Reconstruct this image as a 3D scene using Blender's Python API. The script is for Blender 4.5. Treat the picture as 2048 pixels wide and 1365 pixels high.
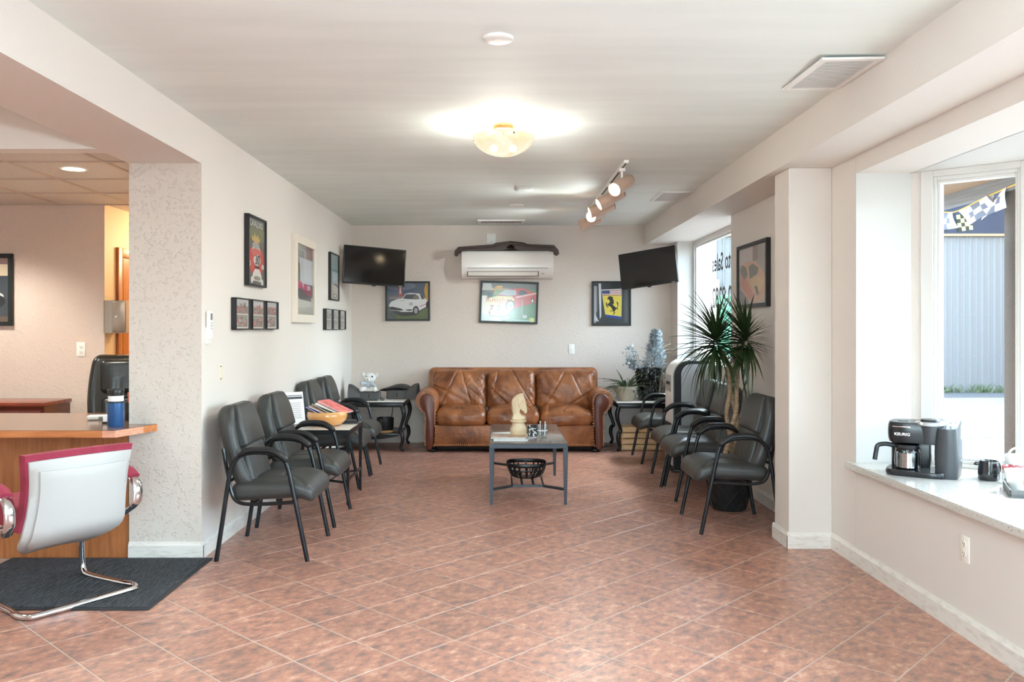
import bpy, bmesh, math, random
from mathutils import Vector, Matrix, noise, Euler
random.seed(7)
PI = math.pi
SC = bpy.context.scene
COL = SC.collection
for o in list(bpy.data.objects):
    bpy.data.objects.remove(o)

# ------------------------------------------------------------------ camera, world, sun, exposure
FPX = 1700.0
cam = bpy.data.objects.new('camera', bpy.data.cameras.new('camera'))
COL.objects.link(cam)
cam.location = (0, 0, 1.37)
cam.rotation_euler = (PI / 2, 0, 0)
cam.data.sensor_width = 36
cam.data.lens = FPX / 2048 * 36
cam.data.shift_x = 25 / 2048
cam.data.shift_y = -25.5 / 2048
cam.data.clip_end = 300
SC.camera = cam
SC.view_settings.view_transform = 'Standard'
SC.view_settings.look = 'None'
SC.view_settings.gamma = 1
SC.view_settings.exposure = 1.35
SC.view_settings.use_white_balance = True
SC.view_settings.white_balance_temperature = 5650
SC.view_settings.white_balance_tint = -2
SC.view_settings.use_curve_mapping = False
SC.cycles.max_bounces = 14
SC.cycles.diffuse_bounces = 8
SC.cycles.glossy_bounces = 5
SC.cycles.transparent_max_bounces = 16
SC.cycles.caustics_reflective = False
SC.cycles.caustics_refractive = False
SC.cycles.sample_clamp_indirect = 6

world = bpy.data.worlds.new('world')
SC.world = world
world.use_nodes = True
wn = world.node_tree
wn.nodes.clear()
wo = wn.nodes.new('ShaderNodeOutputWorld')
wb = wn.nodes.new('ShaderNodeBackground')
sky = wn.nodes.new('ShaderNodeTexSky')
sky.sky_type = 'NISHITA'
sky.sun_disc = False
sky.sun_elevation = math.radians(50)
sky.sun_rotation = math.radians(60)
sky.air_density = 1.0
sky.dust_density = 2.0
sky.ozone_density = 1.0
hsv = wn.nodes.new('ShaderNodeHueSaturation')
hsv.inputs['Saturation'].default_value = 0.45
wn.links.new(sky.outputs[0], hsv.inputs['Color'])
wn.links.new(hsv.outputs[0], wb.inputs['Color'])
wb.inputs['Strength'].default_value = 1.4
wn.links.new(wb.outputs[0], wo.inputs['Surface'])


def lamp(name, kind, loc, energy, color=(1, 1, 1), **kw):
    l = bpy.data.lights.new(name, kind)
    l.energy = energy
    l.color = color
    for k, v in kw.items():
        if k not in ('rot', 'portal'):
            setattr(l, k, v)
    o = bpy.data.objects.new(name, l)
    o.location = loc
    if 'rot' in kw:
        o.rotation_euler = kw['rot']
    COL.objects.link(o)
    return o


sun = lamp('sun', 'SUN', (8, 6, 12), 4.2, (1, .95, .87), angle=math.radians(.6))
sun.rotation_euler = Vector((-0.80, -0.45, -0.75)).to_track_quat('-Z', 'Y').to_euler()
# fill lights added over the unseen area behind the camera to brighten the room
for i, (x, y) in enumerate([(-.7, .4), (.7, .4), (-.7, -1.0), (.7, -1.0)]):
    lamp('rear_fill_light', 'AREA', (x, y, 2.58), 8, (.93, .97, 1), shape='RECTANGLE', size=.6, size_y=1.1)
lamp('left_fill_light', 'AREA', (-3.6, 3.0, 2.58), 14, (1, .95, .88), shape='RECTANGLE', size=.6, size_y=1.1)  # fill light added out of view to lift the left side
# added fill light aimed up at the ceiling to even out the brightness
lamp('bounce_fill', 'AREA', (0.1, .5, 1.75), 42, (.92, .97, 1), shape='DISK', size=.5, rot=(math.radians(155), 0, 0))

# ------------------------------------------------------------------ materials
MC = {}


def lin(c):
    return tuple((v / 255 / 12.92) if v / 255 <= .04045 else ((v / 255 + .055) / 1.055) ** 2.4 for v in c)


def mat(name, rgb=(200, 200, 200), rough=.5, metal=0.0, spec=.5, rgb2=None, nscale=8, ndetail=4, stretch=(1, 1, 1),
        bump=0, bscale=60, bdetail=3, coat=0, emit=None, estr=0, ramp=(.35, .65), trans=0, sub=0):
    if name in MC:
        return MC[name]
    m = bpy.data.materials.new(name)
    m.use_nodes = True
    nt = m.node_tree
    b = nt.nodes['Principled BSDF']
    b.inputs['Base Color'].default_value = (*lin(rgb), 1)
    b.inputs['Roughness'].default_value = rough
    b.inputs['Metallic'].default_value = metal
    b.inputs['Specular IOR Level'].default_value = spec
    b.inputs['Coat Weight'].default_value = coat
    b.inputs['Coat Roughness'].default_value = .12
    b.inputs['Transmission Weight'].default_value = trans
    if emit:
        b.inputs['Emission Color'].default_value = (*lin(emit), 1)
        b.inputs['Emission Strength'].default_value = estr
    if rgb2 or bump:
        tc = nt.nodes.new('ShaderNodeTexCoord')
        mp = nt.nodes.new('ShaderNodeMapping')
        mp.inputs['Scale'].default_value = stretch
        nt.links.new(tc.outputs['Object'], mp.inputs['Vector'])
    if rgb2:
        n = nt.nodes.new('ShaderNodeTexNoise')
        n.inputs['Scale'].default_value = nscale
        n.inputs['Detail'].default_value = ndetail
        nt.links.new(mp.outputs[0], n.inputs['Vector'])
        r = nt.nodes.new('ShaderNodeValToRGB')
        r.color_ramp.elements[0].position = ramp[0]
        r.color_ramp.elements[1].position = ramp[1]
        r.color_ramp.elements[0].color = (*lin(rgb), 1)
        r.color_ramp.elements[1].color = (*lin(rgb2), 1)
        nt.links.new(n.outputs['Fac'], r.inputs[0])
        nt.links.new(r.outputs[0], b.inputs['Base Color'])
    if bump:
        n2 = nt.nodes.new('ShaderNodeTexNoise')
        n2.inputs['Scale'].default_value = bscale
        n2.inputs['Detail'].default_value = bdetail
        nt.links.new(mp.outputs[0], n2.inputs['Vector'])
        bp = nt.nodes.new('ShaderNodeBump')
        bp.inputs['Strength'].default_value = bump
        bp.inputs['Distance'].default_value = .01
        nt.links.new(n2.outputs['Fac'], bp.inputs['Height'])
        nt.links.new(bp.outputs[0], b.inputs['Normal'])
    MC[name] = m
    return m


def flat(rgb, rough=.6):
    return mat('print_%d_%d_%d' % tuple(rgb), rgb, rough, spec=.3)


def glass_mat(name='clear_glass', tint=(250, 252, 252), refl=.9, ior=1.45, rough=.02):
    if name in MC:
        return MC[name]
    m = bpy.data.materials.new(name)
    m.use_nodes = True
    nt = m.node_tree
    nt.nodes.clear()
    o = nt.nodes.new('ShaderNodeOutputMaterial')
    t = nt.nodes.new('ShaderNodeBsdfTransparent')
    t.inputs[0].default_value = (*lin(tint), 1)
    g = nt.nodes.new('ShaderNodeBsdfGlossy')
    g.inputs['Roughness'].default_value = rough
    g.inputs['Color'].default_value = (refl, refl, refl, 1)
    f = nt.nodes.new('ShaderNodeFresnel')
    f.inputs['IOR'].default_value = ior
    mx = nt.nodes.new('ShaderNodeMixShader')
    ge = nt.nodes.new('ShaderNodeNewGeometry')
    iv = nt.nodes.new('ShaderNodeMath')      # mirror only on the outer face of the sheet, none from inside it
    iv.operation = 'SUBTRACT'
    iv.inputs[0].default_value = 1
    ml = nt.nodes.new('ShaderNodeMath')
    ml.operation = 'MULTIPLY'
    nt.links.new(ge.outputs['Backfacing'], iv.inputs[1])
    nt.links.new(iv.outputs[0], ml.inputs[0])
    nt.links.new(f.outputs[0], ml.inputs[1])
    nt.links.new(ml.outputs[0], mx.inputs[0])
    nt.links.new(t.outputs[0], mx.inputs[1])
    nt.links.new(g.outputs[0], mx.inputs[2])
    nt.links.new(mx.outputs[0], o.inputs['Surface'])
    MC[name] = m
    return m


def knockdown(name, rgb, strength=.5, lo=.53):
    """painted knock-down plaster: smooth ground with flattened splatters standing proud"""
    m = bpy.data.materials.new(name)
    m.use_nodes = True
    nt = m.node_tree
    b = nt.nodes['Principled BSDF']
    b.inputs['Base Color'].default_value = (*lin(rgb), 1)
    b.inputs['Roughness'].default_value = .55
    b.inputs['Specular IOR Level'].default_value = .35
    tc = nt.nodes.new('ShaderNodeTexCoord')
    n = nt.nodes.new('ShaderNodeTexNoise')
    n.inputs['Scale'].default_value = 56
    n.inputs['Detail'].default_value = 2.5
    n.inputs['Distortion'].default_value = .6
    nt.links.new(tc.outputs['Object'], n.inputs['Vector'])
    r = nt.nodes.new('ShaderNodeValToRGB')
    r.color_ramp.elements[0].position = lo
    r.color_ramp.elements[1].position = lo + .09
    nt.links.new(n.outputs['Fac'], r.inputs[0])
    bp = nt.nodes.new('ShaderNodeBump')
    bp.inputs['Strength'].default_value = strength
    bp.inputs['Distance'].default_value = .008
    nt.links.new(r.outputs[0], bp.inputs['Height'])
    nt.links.new(bp.outputs[0], b.inputs['Normal'])
    return m


def tile_mat():
    m = bpy.data.materials.new('terracotta_tile')
    m.use_nodes = True
    nt = m.node_tree
    b = nt.nodes['Principled BSDF']
    L = nt.links.new
    tc = nt.nodes.new('ShaderNodeTexCoord')
    oi = nt.nodes.new('ShaderNodeObjectInfo')
    ad = nt.nodes.new('ShaderNodeVectorMath')
    ad.operation = 'MULTIPLY_ADD'
    ad.inputs[1].default_value = (1, 1, 1)
    cb = nt.nodes.new('ShaderNodeCombineXYZ')
    mu = nt.nodes.new('ShaderNodeMath')
    mu.operation = 'MULTIPLY'
    mu.inputs[1].default_value = 57.0
    L(oi.outputs['Random'], mu.inputs[0])
    L(mu.outputs[0], cb.inputs['X'])
    L(mu.outputs[0], cb.inputs['Z'])
    L(tc.outputs['Object'], ad.inputs[0])
    L(cb.outputs[0], ad.inputs[2])
    mp = nt.nodes.new('ShaderNodeMapping')
    mp.inputs['Rotation'].default_value = (0, 0, math.radians(-45))
    mp.inputs['Scale'].default_value = (.85, 1.25, 1)
    L(ad.outputs[0], mp.inputs['Vector'])
    n = nt.nodes.new('ShaderNodeTexNoise')
    n.inputs['Scale'].default_value = 19
    n.inputs['Detail'].default_value = 10
    n.inputs['Roughness'].default_value = .68
    L(mp.outputs[0], n.inputs['Vector'])
    r = nt.nodes.new('ShaderNodeValToRGB')
    e = r.color_ramp.elements
    e[0].position = .33
    e[0].color = (*lin((126, 100, 94)), 1)
    e[1].position = .70
    e[1].color = (*lin((214, 176, 152)), 1)
    for pos, col in ((.42, (148, 114, 102)), (.485, (172, 120, 98)), (.55, (180, 128, 104)), (.62, (196, 150, 126))):
        k = e.new(pos)
        k.color = (*lin(col), 1)
    L(n.outputs['Fac'], r.inputs[0])
    n3 = nt.nodes.new('ShaderNodeTexNoise')
    n3.inputs['Scale'].default_value = 70
    n3.inputs['Detail'].default_value = 3
    L(mp.outputs[0], n3.inputs['Vector'])
    mx = nt.nodes.new('ShaderNodeMix')
    mx.data_type = 'RGBA'
    mx.blend_type = 'OVERLAY'
    mx.inputs['Factor'].default_value = .35
    L(r.outputs[0], mx.inputs['A'])
    L(n3.outputs['Color'], mx.inputs['B'])
    hs = nt.nodes.new('ShaderNodeHueSaturation')
    hs.inputs['Saturation'].default_value = .9
    vr = nt.nodes.new('ShaderNodeMapRange')
    vr.inputs['To Min'].default_value = .93
    vr.inputs['To Max'].default_value = 1.07
    L(oi.outputs['Random'], vr.inputs['Value'])
    L(vr.outputs[0], hs.inputs['Value'])
    L(r.outputs[0], hs.inputs['Color'])
    L(hs.outputs[0], b.inputs['Base Color'])
    b.inputs['Roughness'].default_value = .34
    b.inputs['Specular IOR Level'].default_value = .5
    n2 = nt.nodes.new('ShaderNodeTexNoise')
    n2.inputs['Scale'].default_value = 9
    n2.inputs['Detail'].default_value = 3
    L(ad.outputs[0], n2.inputs['Vector'])
    bp = nt.nodes.new('ShaderNodeBump')
    bp.inputs['Strength'].default_value = .12
    bp.inputs['Distance'].default_value = .01
    L(n2.outputs['Fac'], bp.inputs['Height'])
    L(bp.outputs[0], b.inputs['Normal'])
    return m


M_WALL = mat('wall_paint', (222, 215, 208), .6, spec=.3, bump=.12, bscale=90)
M_WALLR = mat('wall_paint_taupe', (222, 216, 209), .6, spec=.3, bump=.1, bscale=90)
M_TEX = knockdown('wall_knockdown', (214, 206, 196), .55, .57)
M_TEXB = knockdown('wall_knockdown_soft', (218, 207, 197), .35)
M_OFF = knockdown('wall_knockdown_office', (212, 193, 180), .35)
M_CEIL = mat('ceiling_paint', (233, 238, 234), .7, spec=.2, rgb2=(227, 232, 228), nscale=2.0, ndetail=3, stretch=(.5, 3, 1), bump=.05, bscale=40)
M_TRIM = mat('white_trim', (236, 234, 230), .4)
M_BASE = mat('baseboard_paint', (228, 224, 216), .45, rgb2=(205, 200, 192), nscale=14, stretch=(1, 1, 4), ramp=(.5, .75))
M_BLACK = mat('black_plastic', (26, 26, 27), .38)
M_BLKM = mat('black_metal', (30, 30, 31), .3, metal=.3)
M_STEEL = mat('dark_steel_tube', (40, 42, 45), .25, metal=.55)
M_LEATH = mat('black_leather', (56, 56, 54), .42, bump=.12, bscale=180, spec=.5)
M_CHROME = mat('chrome', (225, 225, 228), .1, metal=1)
M_GLASS = glass_mat()
M_PICG = glass_mat('picture_glass', (250, 250, 250), .9, 1.5, .14)
M_SASH = mat('window_frame_paint', (216, 214, 210), .4)
M_WIN = glass_mat('window_glass', (252, 253, 252), .9, 1.5)
M_TILE = tile_mat()
M_GROUT = mat('grout', (192, 178, 166), .7)
M_WHITE = mat('white_plastic', (238, 236, 232), .35)
M_SOFA = mat('brown_leather', (102, 57, 32), .33, rgb2=(170, 110, 66), nscale=5, ndetail=8, ramp=(.3, .68), bump=.55, bscale=22, bdetail=7, stretch=(1, 1, 1))
M_SOFAD = mat('dark_brown_leather', (92, 48, 34), .34, bump=.15, bscale=40)
M_BRASS = mat('antique_brass', (176, 132, 92), .35, metal=.8)
M_PAPER = mat('white_paper', (238, 238, 238), .6)
M_DRIFT = mat('grey_wood_laminate', (96, 86, 80), .2, rgb2=(132, 122, 115), nscale=5, stretch=(8, 1.5, 1), ramp=(.35, .7), coat=.4)
M_FRAMEM = mat('gunmetal', (62, 66, 72), .4, metal=.4)
M_MARBLE = mat('white_stone_top', (226, 222, 214), .12, rgb2=(214, 209, 200), nscale=4)
M_TERRA = mat('pale_clay', (186, 176, 160), .7, rgb2=(168, 160, 142), nscale=10)
M_LEAFD = mat('dark_green_leaf', (32, 48, 24), .35, rgb2=(52, 72, 34), nscale=3)
M_GREEN = mat('aloe_green', (92, 104, 72), .4, rgb2=(60, 76, 50), nscale=9)
M_WOODC = mat('pine_wood', (226, 192, 146), .55, rgb2=(208, 168, 118), nscale=4, stretch=(2, 12, 12))
M_QUARTZ = mat('speckled_quartz', (206, 203, 196), .14, rgb2=(128, 118, 108), nscale=170, ndetail=1, ramp=(.66, .70))

# ------------------------------------------------------------------ mesh builder


def catmull(pts, n=6, closed=False):
    pts = [Vector(p) for p in pts]
    out = []
    m = len(pts)
    for i in range(m if closed else m - 1):
        p0 = pts[(i - 1) % m] if closed or i > 0 else pts[0] * 2 - pts[1]
        p1 = pts[i]
        p2 = pts[(i + 1) % m]
        p3 = pts[(i + 2) % m] if closed or i + 2 < m else pts[-1] * 2 - pts[-2]
        for k in range(n):
            t = k / n
            out.append(.5 * ((2 * p1) + (p2 - p0) * t + (2 * p0 - 5 * p1 + 4 * p2 - p3) * t * t + (3 * p1 - p0 - 3 * p2 + p3) * t ** 3))
    if not closed:
        out.append(pts[-1])
    return out


def ell(cx, cy, rx, ry, n=18, a0=0, a1=2 * PI):
    return [(cx + rx * math.cos(a0 + (a1 - a0) * i / n), cy + ry * math.sin(a0 + (a1 - a0) * i / n)) for i in range(n)]


def rect(x0, y0, x1, y1):
    return [(x0, y0), (x1, y0), (x1, y1), (x0, y1)]


class MB:
    def __init__(s):
        s.bm = bmesh.new()
        s.mi = 0

    def _face(s, vs):
        try:
            f = s.bm.faces.new(vs)
            f.material_index = s.mi
            return f
        except ValueError:
            return None

    def box(s, x0, x1, y0, y1, z0, z1, bevel=0, seg=2, M=None):
        r = bmesh.ops.create_cube(s.bm, size=1)
        vs = r['verts']
        for v in vs:
            v.co = Vector(((x0 + x1) / 2 + v.co.x * (x1 - x0), (y0 + y1) / 2 + v.co.y * (y1 - y0), (z0 + z1) / 2 + v.co.z * (z1 - z0)))
            if M:
                v.co = M @ v.co
        fs = set(f for v in vs for f in v.link_faces)
        for f in fs:
            f.material_index = s.mi
        if bevel:
            es = list(set(e for v in vs for e in v.link_edges))
            rr = bmesh.ops.bevel(s.bm, geom=es, offset=bevel, segments=seg, affect='EDGES', profile=.5)
            for f in rr['faces']:
                f.material_index = s.mi
        return s

    def tube(s, pts, r, seg=10, r2=None, up=None, closed=False, caps=True, M=None, sq=False):
        pts = [Vector(p) for p in pts]
        n = len(pts)
        rings = []
        prev = None
        for i, p in enumerate(pts):
            a = pts[(i - 1) % n] if (i > 0 or closed) else p
            b = pts[(i + 1) % n] if (i < n - 1 or closed) else p
            t = (b - a).normalized()
            if up is not None:
                u = Vector(up)
            elif prev is None:
                u = Vector((0, 0, 1)) if abs(t.z) < .9 else Vector((1, 0, 0))
            else:
                u = prev
            side = t.cross(u)
            if side.length < 1e-6:
                side = t.cross(Vector((1, 0, 0)))
            side.normalize()
            u = side.cross(t).normalized()
            prev = u
            ra = r[i] if isinstance(r, (list, tuple)) else r
            rb = (r2[i] if isinstance(r2, (list, tuple)) else r2) if r2 else ra
            ring = []
            for k in range(seg):
                ang = 2 * PI * (k + .5) / seg
                c, q = math.cos(ang), math.sin(ang)
                if sq:
                    d = max(abs(c), abs(q))
                    c, q = c / d, q / d
                co = p + side * (c * ra) + u * (q * rb)
                ring.append(s.bm.verts.new(M @ co if M else co))
            rings.append(ring)
        for i in range(n if closed else n - 1):
            A, B = rings[i], rings[(i + 1) % n]
            for k in range(seg):
                s._face([A[k], A[(k + 1) % seg], B[(k + 1) % seg], B[k]])
        if caps and not closed:
            s._face(rings[0][::-1])
            s._face(rings[-1])
        return s

    def lathe(s, prof, seg=24, c=(0, 0, 0), M=None, caps=True, squash=(1, 1)):
        rings = []
        c = Vector(c)
        for r, z in prof:
            ring = []
            for k in range(seg):
                a = 2 * PI * k / seg
                co = c + Vector((r * math.cos(a) * squash[0], r * math.sin(a) * squash[1], z))
                ring.append(s.bm.verts.new(M @ co if M else co))
            rings.append(ring)
        for A, B in zip(rings, rings[1:]):
            for k in range(seg):
                s._face([A[k], A[(k + 1) % seg], B[(k + 1) % seg], B[k]])
        if caps:
            if prof[0][0] > 1e-5:
                s._face(rings[0][::-1])
            if prof[-1][0] > 1e-5:
                s._face(rings[-1])
        return s

    def prism(s, poly, h0, h1, axis='z', M=None):
        """polygon in the plane across axis, extruded from h0 to h1 along it; x: (y,z)  y: (x,z)  z: (x,y)"""
        def P(a, b, h):
            v = Vector((a, b, h)) if axis == 'z' else (Vector((a, h, b)) if axis == 'y' else Vector((h, a, b)))
            return M @ v if M else v
        A = [s.bm.verts.new(P(a, b, h0)) for a, b in poly]
        B = [s.bm.verts.new(P(a, b, h1)) for a, b in poly]
        n = len(poly)
        s._face(A[::-1])
        s._face(B)
        for i in range(n):
            s._face([A[i], A[(i + 1) % n], B[(i + 1) % n], B[i]])
        return s

    def pillow(s, poly, t, inset, axis='y', n=4, c=0, M=None):
        """silhouette with a rounded thickness t across axis"""
        m = len(poly)
        P2 = [Vector((a, b)) for a, b in poly]
        area = sum(P2[i].x * P2[(i + 1) % m].y - P2[(i + 1) % m].x * P2[i].y for i in range(m))
        sg = 1 if area > 0 else -1
        nor = []
        for i in range(m):
            d1 = (P2[i] - P2[i - 1]).normalized()
            d2 = (P2[(i + 1) % m] - P2[i]).normalized()
            d = (d1 + d2)
            d = d.normalized() if d.length > 1e-6 else d1
            nor.append(Vector((-d.y, d.x)) * sg)
        rings = []
        for k in range(-n, n + 1):
            f = k / n
            ins = inset * (1 - math.sqrt(max(0, 1 - f * f * .96)))
            h = c + f * t / 2
            ring = []
            for p, nn in zip(P2, nor):
                q = p + nn * ins
                v = Vector((q.x, h, q.y)) if axis == 'y' else (Vector((q.x, q.y, h)) if axis == 'z' else Vector((h, q.x, q.y)))
                ring.append(s.bm.verts.new(M @ v if M else v))
            rings.append(ring)
        for A, B in zip(rings, rings[1:]):
            for i in range(m):
                s._face([A[i], A[(i + 1) % m], B[(i + 1) % m], B[i]])
        s._face(rings[0][::-1])
        s._face(rings[-1])
        return s

    def cushion(s, size, r, n=8, cs=4, fn=None, M=None):
        """rounded box centred on the origin, n cells per flat side, cs per rounded edge; fn deforms a point"""
        hx, hy, hz = (d / 2 for d in size)
        r = min(r, hx, hy, hz)

        def axis(h):
            inner = h - r
            out = []
            for k in range(cs):
                out.append(-inner - r * math.tan(PI / 4 * (1 - k / cs)))
            for k in range(n + 1):
                out.append(-inner + 2 * inner * k / n)
            for k in range(1, cs + 1):
                out.append(inner + r * math.tan(PI / 4 * k / cs))
            return out
        ax, ay, az = axis(hx), axis(hy), axis(hz)
        cache = {}

        def V(x, y, z):
            q = Vector((max(-hx + r, min(hx - r, x)), max(-hy + r, min(hy - r, y)), max(-hz + r, min(hz - r, z))))
            d = Vector((x, y, z)) - q
            p = q + d.normalized() * r if d.length > 1e-9 else q
            key = (round(p.x, 5), round(p.y, 5), round(p.z, 5))
            if key not in cache:
                co = fn(p.copy()) if fn else p
                cache[key] = s.bm.verts.new(M @ co if M else co)
            return cache[key]
        for A, B, f in ((ax, ay, lambda a, b, g: V(a, b, g * hz)), (ax, az, lambda a, b, g: V(a, -g * hy, b)), (ay, az, lambda a, b, g: V(g * hx, a, b))):
            for g in (1, -1):
                for i in range(len(A) - 1):
                    for j in range(len(B) - 1):
                        q = [f(A[i], B[j], g), f(A[i + 1], B[j], g), f(A[i + 1], B[j + 1], g), f(A[i], B[j + 1], g)]
                        qq = []
                        for v in q:
                            if v not in qq:
                                qq.append(v)
                        if len(qq) > 2:
                            s._face(qq if g == 1 else qq[::-1])
        return s

    def sphere(s, c, r, seg=14, rings=9, M=None, sc=(1, 1, 1)):
        c = Vector(c)
        vs = bmesh.ops.create_uvsphere(s.bm, u_segments=seg, v_segments=rings, radius=r)['verts']
        for v in vs:
            v.co = Vector((v.co.x * sc[0], v.co.y * sc[1], v.co.z * sc[2])) + c
            if M:
                v.co = M @ v.co
        for f in set(f for v in vs for f in v.link_faces):
            f.material_index = s.mi
        return s

    def mesh(s, name, mats, smooth=40):
        me = bpy.data.meshes.new(name)
        bmesh.ops.recalc_face_normals(s.bm, faces=s.bm.faces)
        s.bm.to_mesh(me)
        s.bm.free()
        for m in (mats if isinstance(mats, (list, tuple)) else [mats]):
            me.materials.append(m)
        if smooth:
            me.shade_smooth()
            me.set_sharp_from_angle(angle=math.radians(smooth))
        return me

    def build(s, name, mats, parent=None, smooth=40, label=None):
        o = bpy.data.objects.new(name, s.mesh(name, mats, smooth))
        COL.objects.link(o)
        if parent:
            o.parent = parent
        if label:
            o['label'] = label
        return o


def tag(o, label, cat, group=None):
    o['label'] = label
    o['category'] = cat
    if group:
        o['group'] = group
    return o


def thing(name, label, cat, loc=(0, 0, 0), rz=0, group=None):
    o = bpy.data.objects.new(name, None)
    o.empty_display_size = .05
    COL.objects.link(o)
    o.location = loc
    o.rotation_euler = (0, 0, rz) if not isinstance(rz, (tuple, list)) else rz
    return tag(o, label, cat, group)


def struct(name, mb, m, parent=None, smooth=30):
    o = mb.build(name, m, parent, smooth)
    if parent is None:
        o['kind'] = 'structure'
    return o


def dup(root, loc, rz, label):
    r = root.copy()
    COL.objects.link(r)
    r.location = loc
    r.rotation_euler = (0, 0, rz)
    r['label'] = label
    for ch in list(root.children):
        c = ch.copy()
        COL.objects.link(c)
        c.parent = r
        for g in ch.children:
            d = g.copy()
            COL.objects.link(d)
            d.parent = c
    return r


def text(name, body, size, m, parent=None, loc=(0, 0, 0), rot=(PI / 2, 0, 0), extrude=.0006, sx=1, align='CENTER', shear=0, bold=0):
    cu = bpy.data.curves.new(name, 'FONT')
    cu.body = body
    cu.size = size
    cu.extrude = extrude
    cu.align_x = align
    cu.align_y = 'CENTER'
    cu.shear = shear
    cu.offset = bold
    cu.resolution_u = 3
    t = bpy.data.objects.new(name, cu)
    me = bpy.data.meshes.new_from_object(t)
    bpy.data.objects.remove(t)
    me.materials.clear()
    me.materials.append(m)
    o = bpy.data.objects.new(name, me)
    o.scale = (sx, 1, 1)
    o.location = loc
    o.rotation_euler = rot
    COL.objects.link(o)
    if parent:
        o.parent = parent
    return o


def art_print(name, w, h, art, parent, y=0, z0=0, rough=.5):
    """flat print: coloured areas in 0..1 coordinates, one layer above the other"""
    mb = MB()
    mats, idx = [], {}
    for k, (c, poly) in enumerate(art):
        if c not in idx:
            idx[c] = len(mats)
            mats.append(flat(c, rough))
        vs = [mb.bm.verts.new(((max(0, min(1, u)) - .5) * w, y - .00012 * k, z0 + (max(0, min(1, v)) - .5) * h)) for u, v in poly]
        try:
            f = mb.bm.faces.new(vs)
            f.material_index = idx[c]
            f.normal_update()
            if f.normal.y > 0:
                f.normal_flip()
        except ValueError:
            pass
    me = bpy.data.meshes.new(name)
    mb.bm.to_mesh(me)
    mb.bm.free()
    for m in mats:
        me.materials.append(m)
    o = bpy.data.objects.new(name, me)
    COL.objects.link(o)
    o.parent = parent
    return o


def framed(name, label, loc, w, h, rz, art, border=.02, depth=.03, m=None, group=None, roll=0, mat_w=0, glass=True, words=()):
    """framed picture: origin at its centre on the wall, local x right, local -y out of the wall"""
    t = thing(name, label, 'picture', loc, (0, roll, rz), group)
    m = m or M_BLACK
    f = MB()
    W, H = w / 2, h / 2
    for a in ((-W, W, H - border, H), (-W, W, -H, -H + border), (-W, -W + border, -H + border, H - border), (W - border, W, -H + border, H - border)):
        f.box(a[0], a[1], -depth, 0, a[2], a[3], bevel=.002, seg=1)
    f.build('frame', m, t)
    MB().box(-W + border, W - border, -depth * .45, -.001, -H + border, H - border).build('backing_board', M_PAPER, t)
    art_print('print', w - 2 * border - 2 * mat_w, h - 2 * border - 2 * mat_w, art, t, y=-depth * .45 - .0012)
    if glass:
        MB().box(-W + border, W - border, -depth * .8 - .001, -depth * .8, -H + border, H - border).build('glass', M_PICG, t, smooth=0)
    for (body, u, v, size, col, sx) in words:
        text('lettering', body, size, flat(col), t, ((u - .5) * (w - 2 * border), -depth * .45 - .006, (v - .5) * (h - 2 * border)), sx=sx, extrude=.0003)
    return t

# ------------------------------------------------------------------ room shell
H = 2.605
XL, XP = -1.775, -2.207          # left wall face, back of its thickness
YB = 10.2
fl = struct('floor', MB().box(-5.2, 3.2, -1.6, 10.4, -.12, -.0018), M_GROUT)
# floor tiles laid diagonally, every one its own piece
a_, b_ = Vector((.2143, .2246)), Vector((.2246, -.2143))
o_ = Vector((-.8568, 3.9376))
tm = MB()
hp, g, c_ = .31047 / 2, .0036, .002
lo = [tm.bm.verts.new((x * (hp - g), y * (hp - g), -.009)) for x, y in ((-1, -1), (1, -1), (1, 1), (-1, 1))]
mi = [tm.bm.verts.new((x * (hp - g), y * (hp - g), -.0009)) for x, y in ((-1, -1), (1, -1), (1, 1), (-1, 1))]
hi = [tm.bm.verts.new((x * (hp - g - c_), y * (hp - g - c_), 0)) for x, y in ((-1, -1), (1, -1), (1, 1), (-1, 1))]
for A, B in ((lo, mi), (mi, hi)):
    for k in range(4):
        tm._face([A[k], A[(k + 1) % 4], B[(k + 1) % 4], B[k]])
tm._face(hi)
tile_me = tm.mesh('floor_tile', M_TILE, smooth=0)
ang = math.atan2(a_.y, a_.x)
cand = []
for i in range(-60, 61):
    for j in range(-60, 61):
        p = o_ + a_ * (i + .5) + b_ * (j + .5)
        vis = (-1.95 < p.x < 2.25 and 3.0 < p.y < 10.3) or (-2.6 < p.x <= -1.95 and 3.0 < p.y < 4.9) or (-4.5 < p.x < 2.25 and -1.3 < p.y <= 3.0) or (-4.5 < p.x <= -2.6 and 3.0 < p.y < 4.9)
        inview = p.y > 3.0 and -.64 * p.y < p.x < .66 * p.y
        if vis:
            cand.append((0 if inview else 1, p.y, p))
cand.sort(key=lambda q: q[:2])
for k, (_, _, p) in enumerate(cand[:300]):
    o = bpy.data.objects.new('floor_tile', tile_me)
    o.location = (p.x, p.y, 0)
    o.rotation_euler = (0, 0, ang)
    o.parent = fl
    COL.objects.link(o)
rest = bmesh.new()
for (_, _, p) in cand[300:]:
    rest.from_mesh(tile_me)
    rest.verts.ensure_lookup_table()
    for v in rest.verts[-12:]:
        v.co = Matrix.Translation((p.x, p.y, 0)) @ Matrix.Rotation(ang, 4, 'Z') @ v.co
me = bpy.data.meshes.new('tile_field')
rest.to_mesh(me)
rest.free()
me.materials.append(M_TILE)
o = bpy.data.objects.new('tile_field', me)
o.parent = fl
o['kind'] = 'stuff'
COL.objects.link(o)

struct('ceiling', MB().box(-5.2, 2.4, -1.6, 10.4, H, H + .12), M_CEIL)
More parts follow.
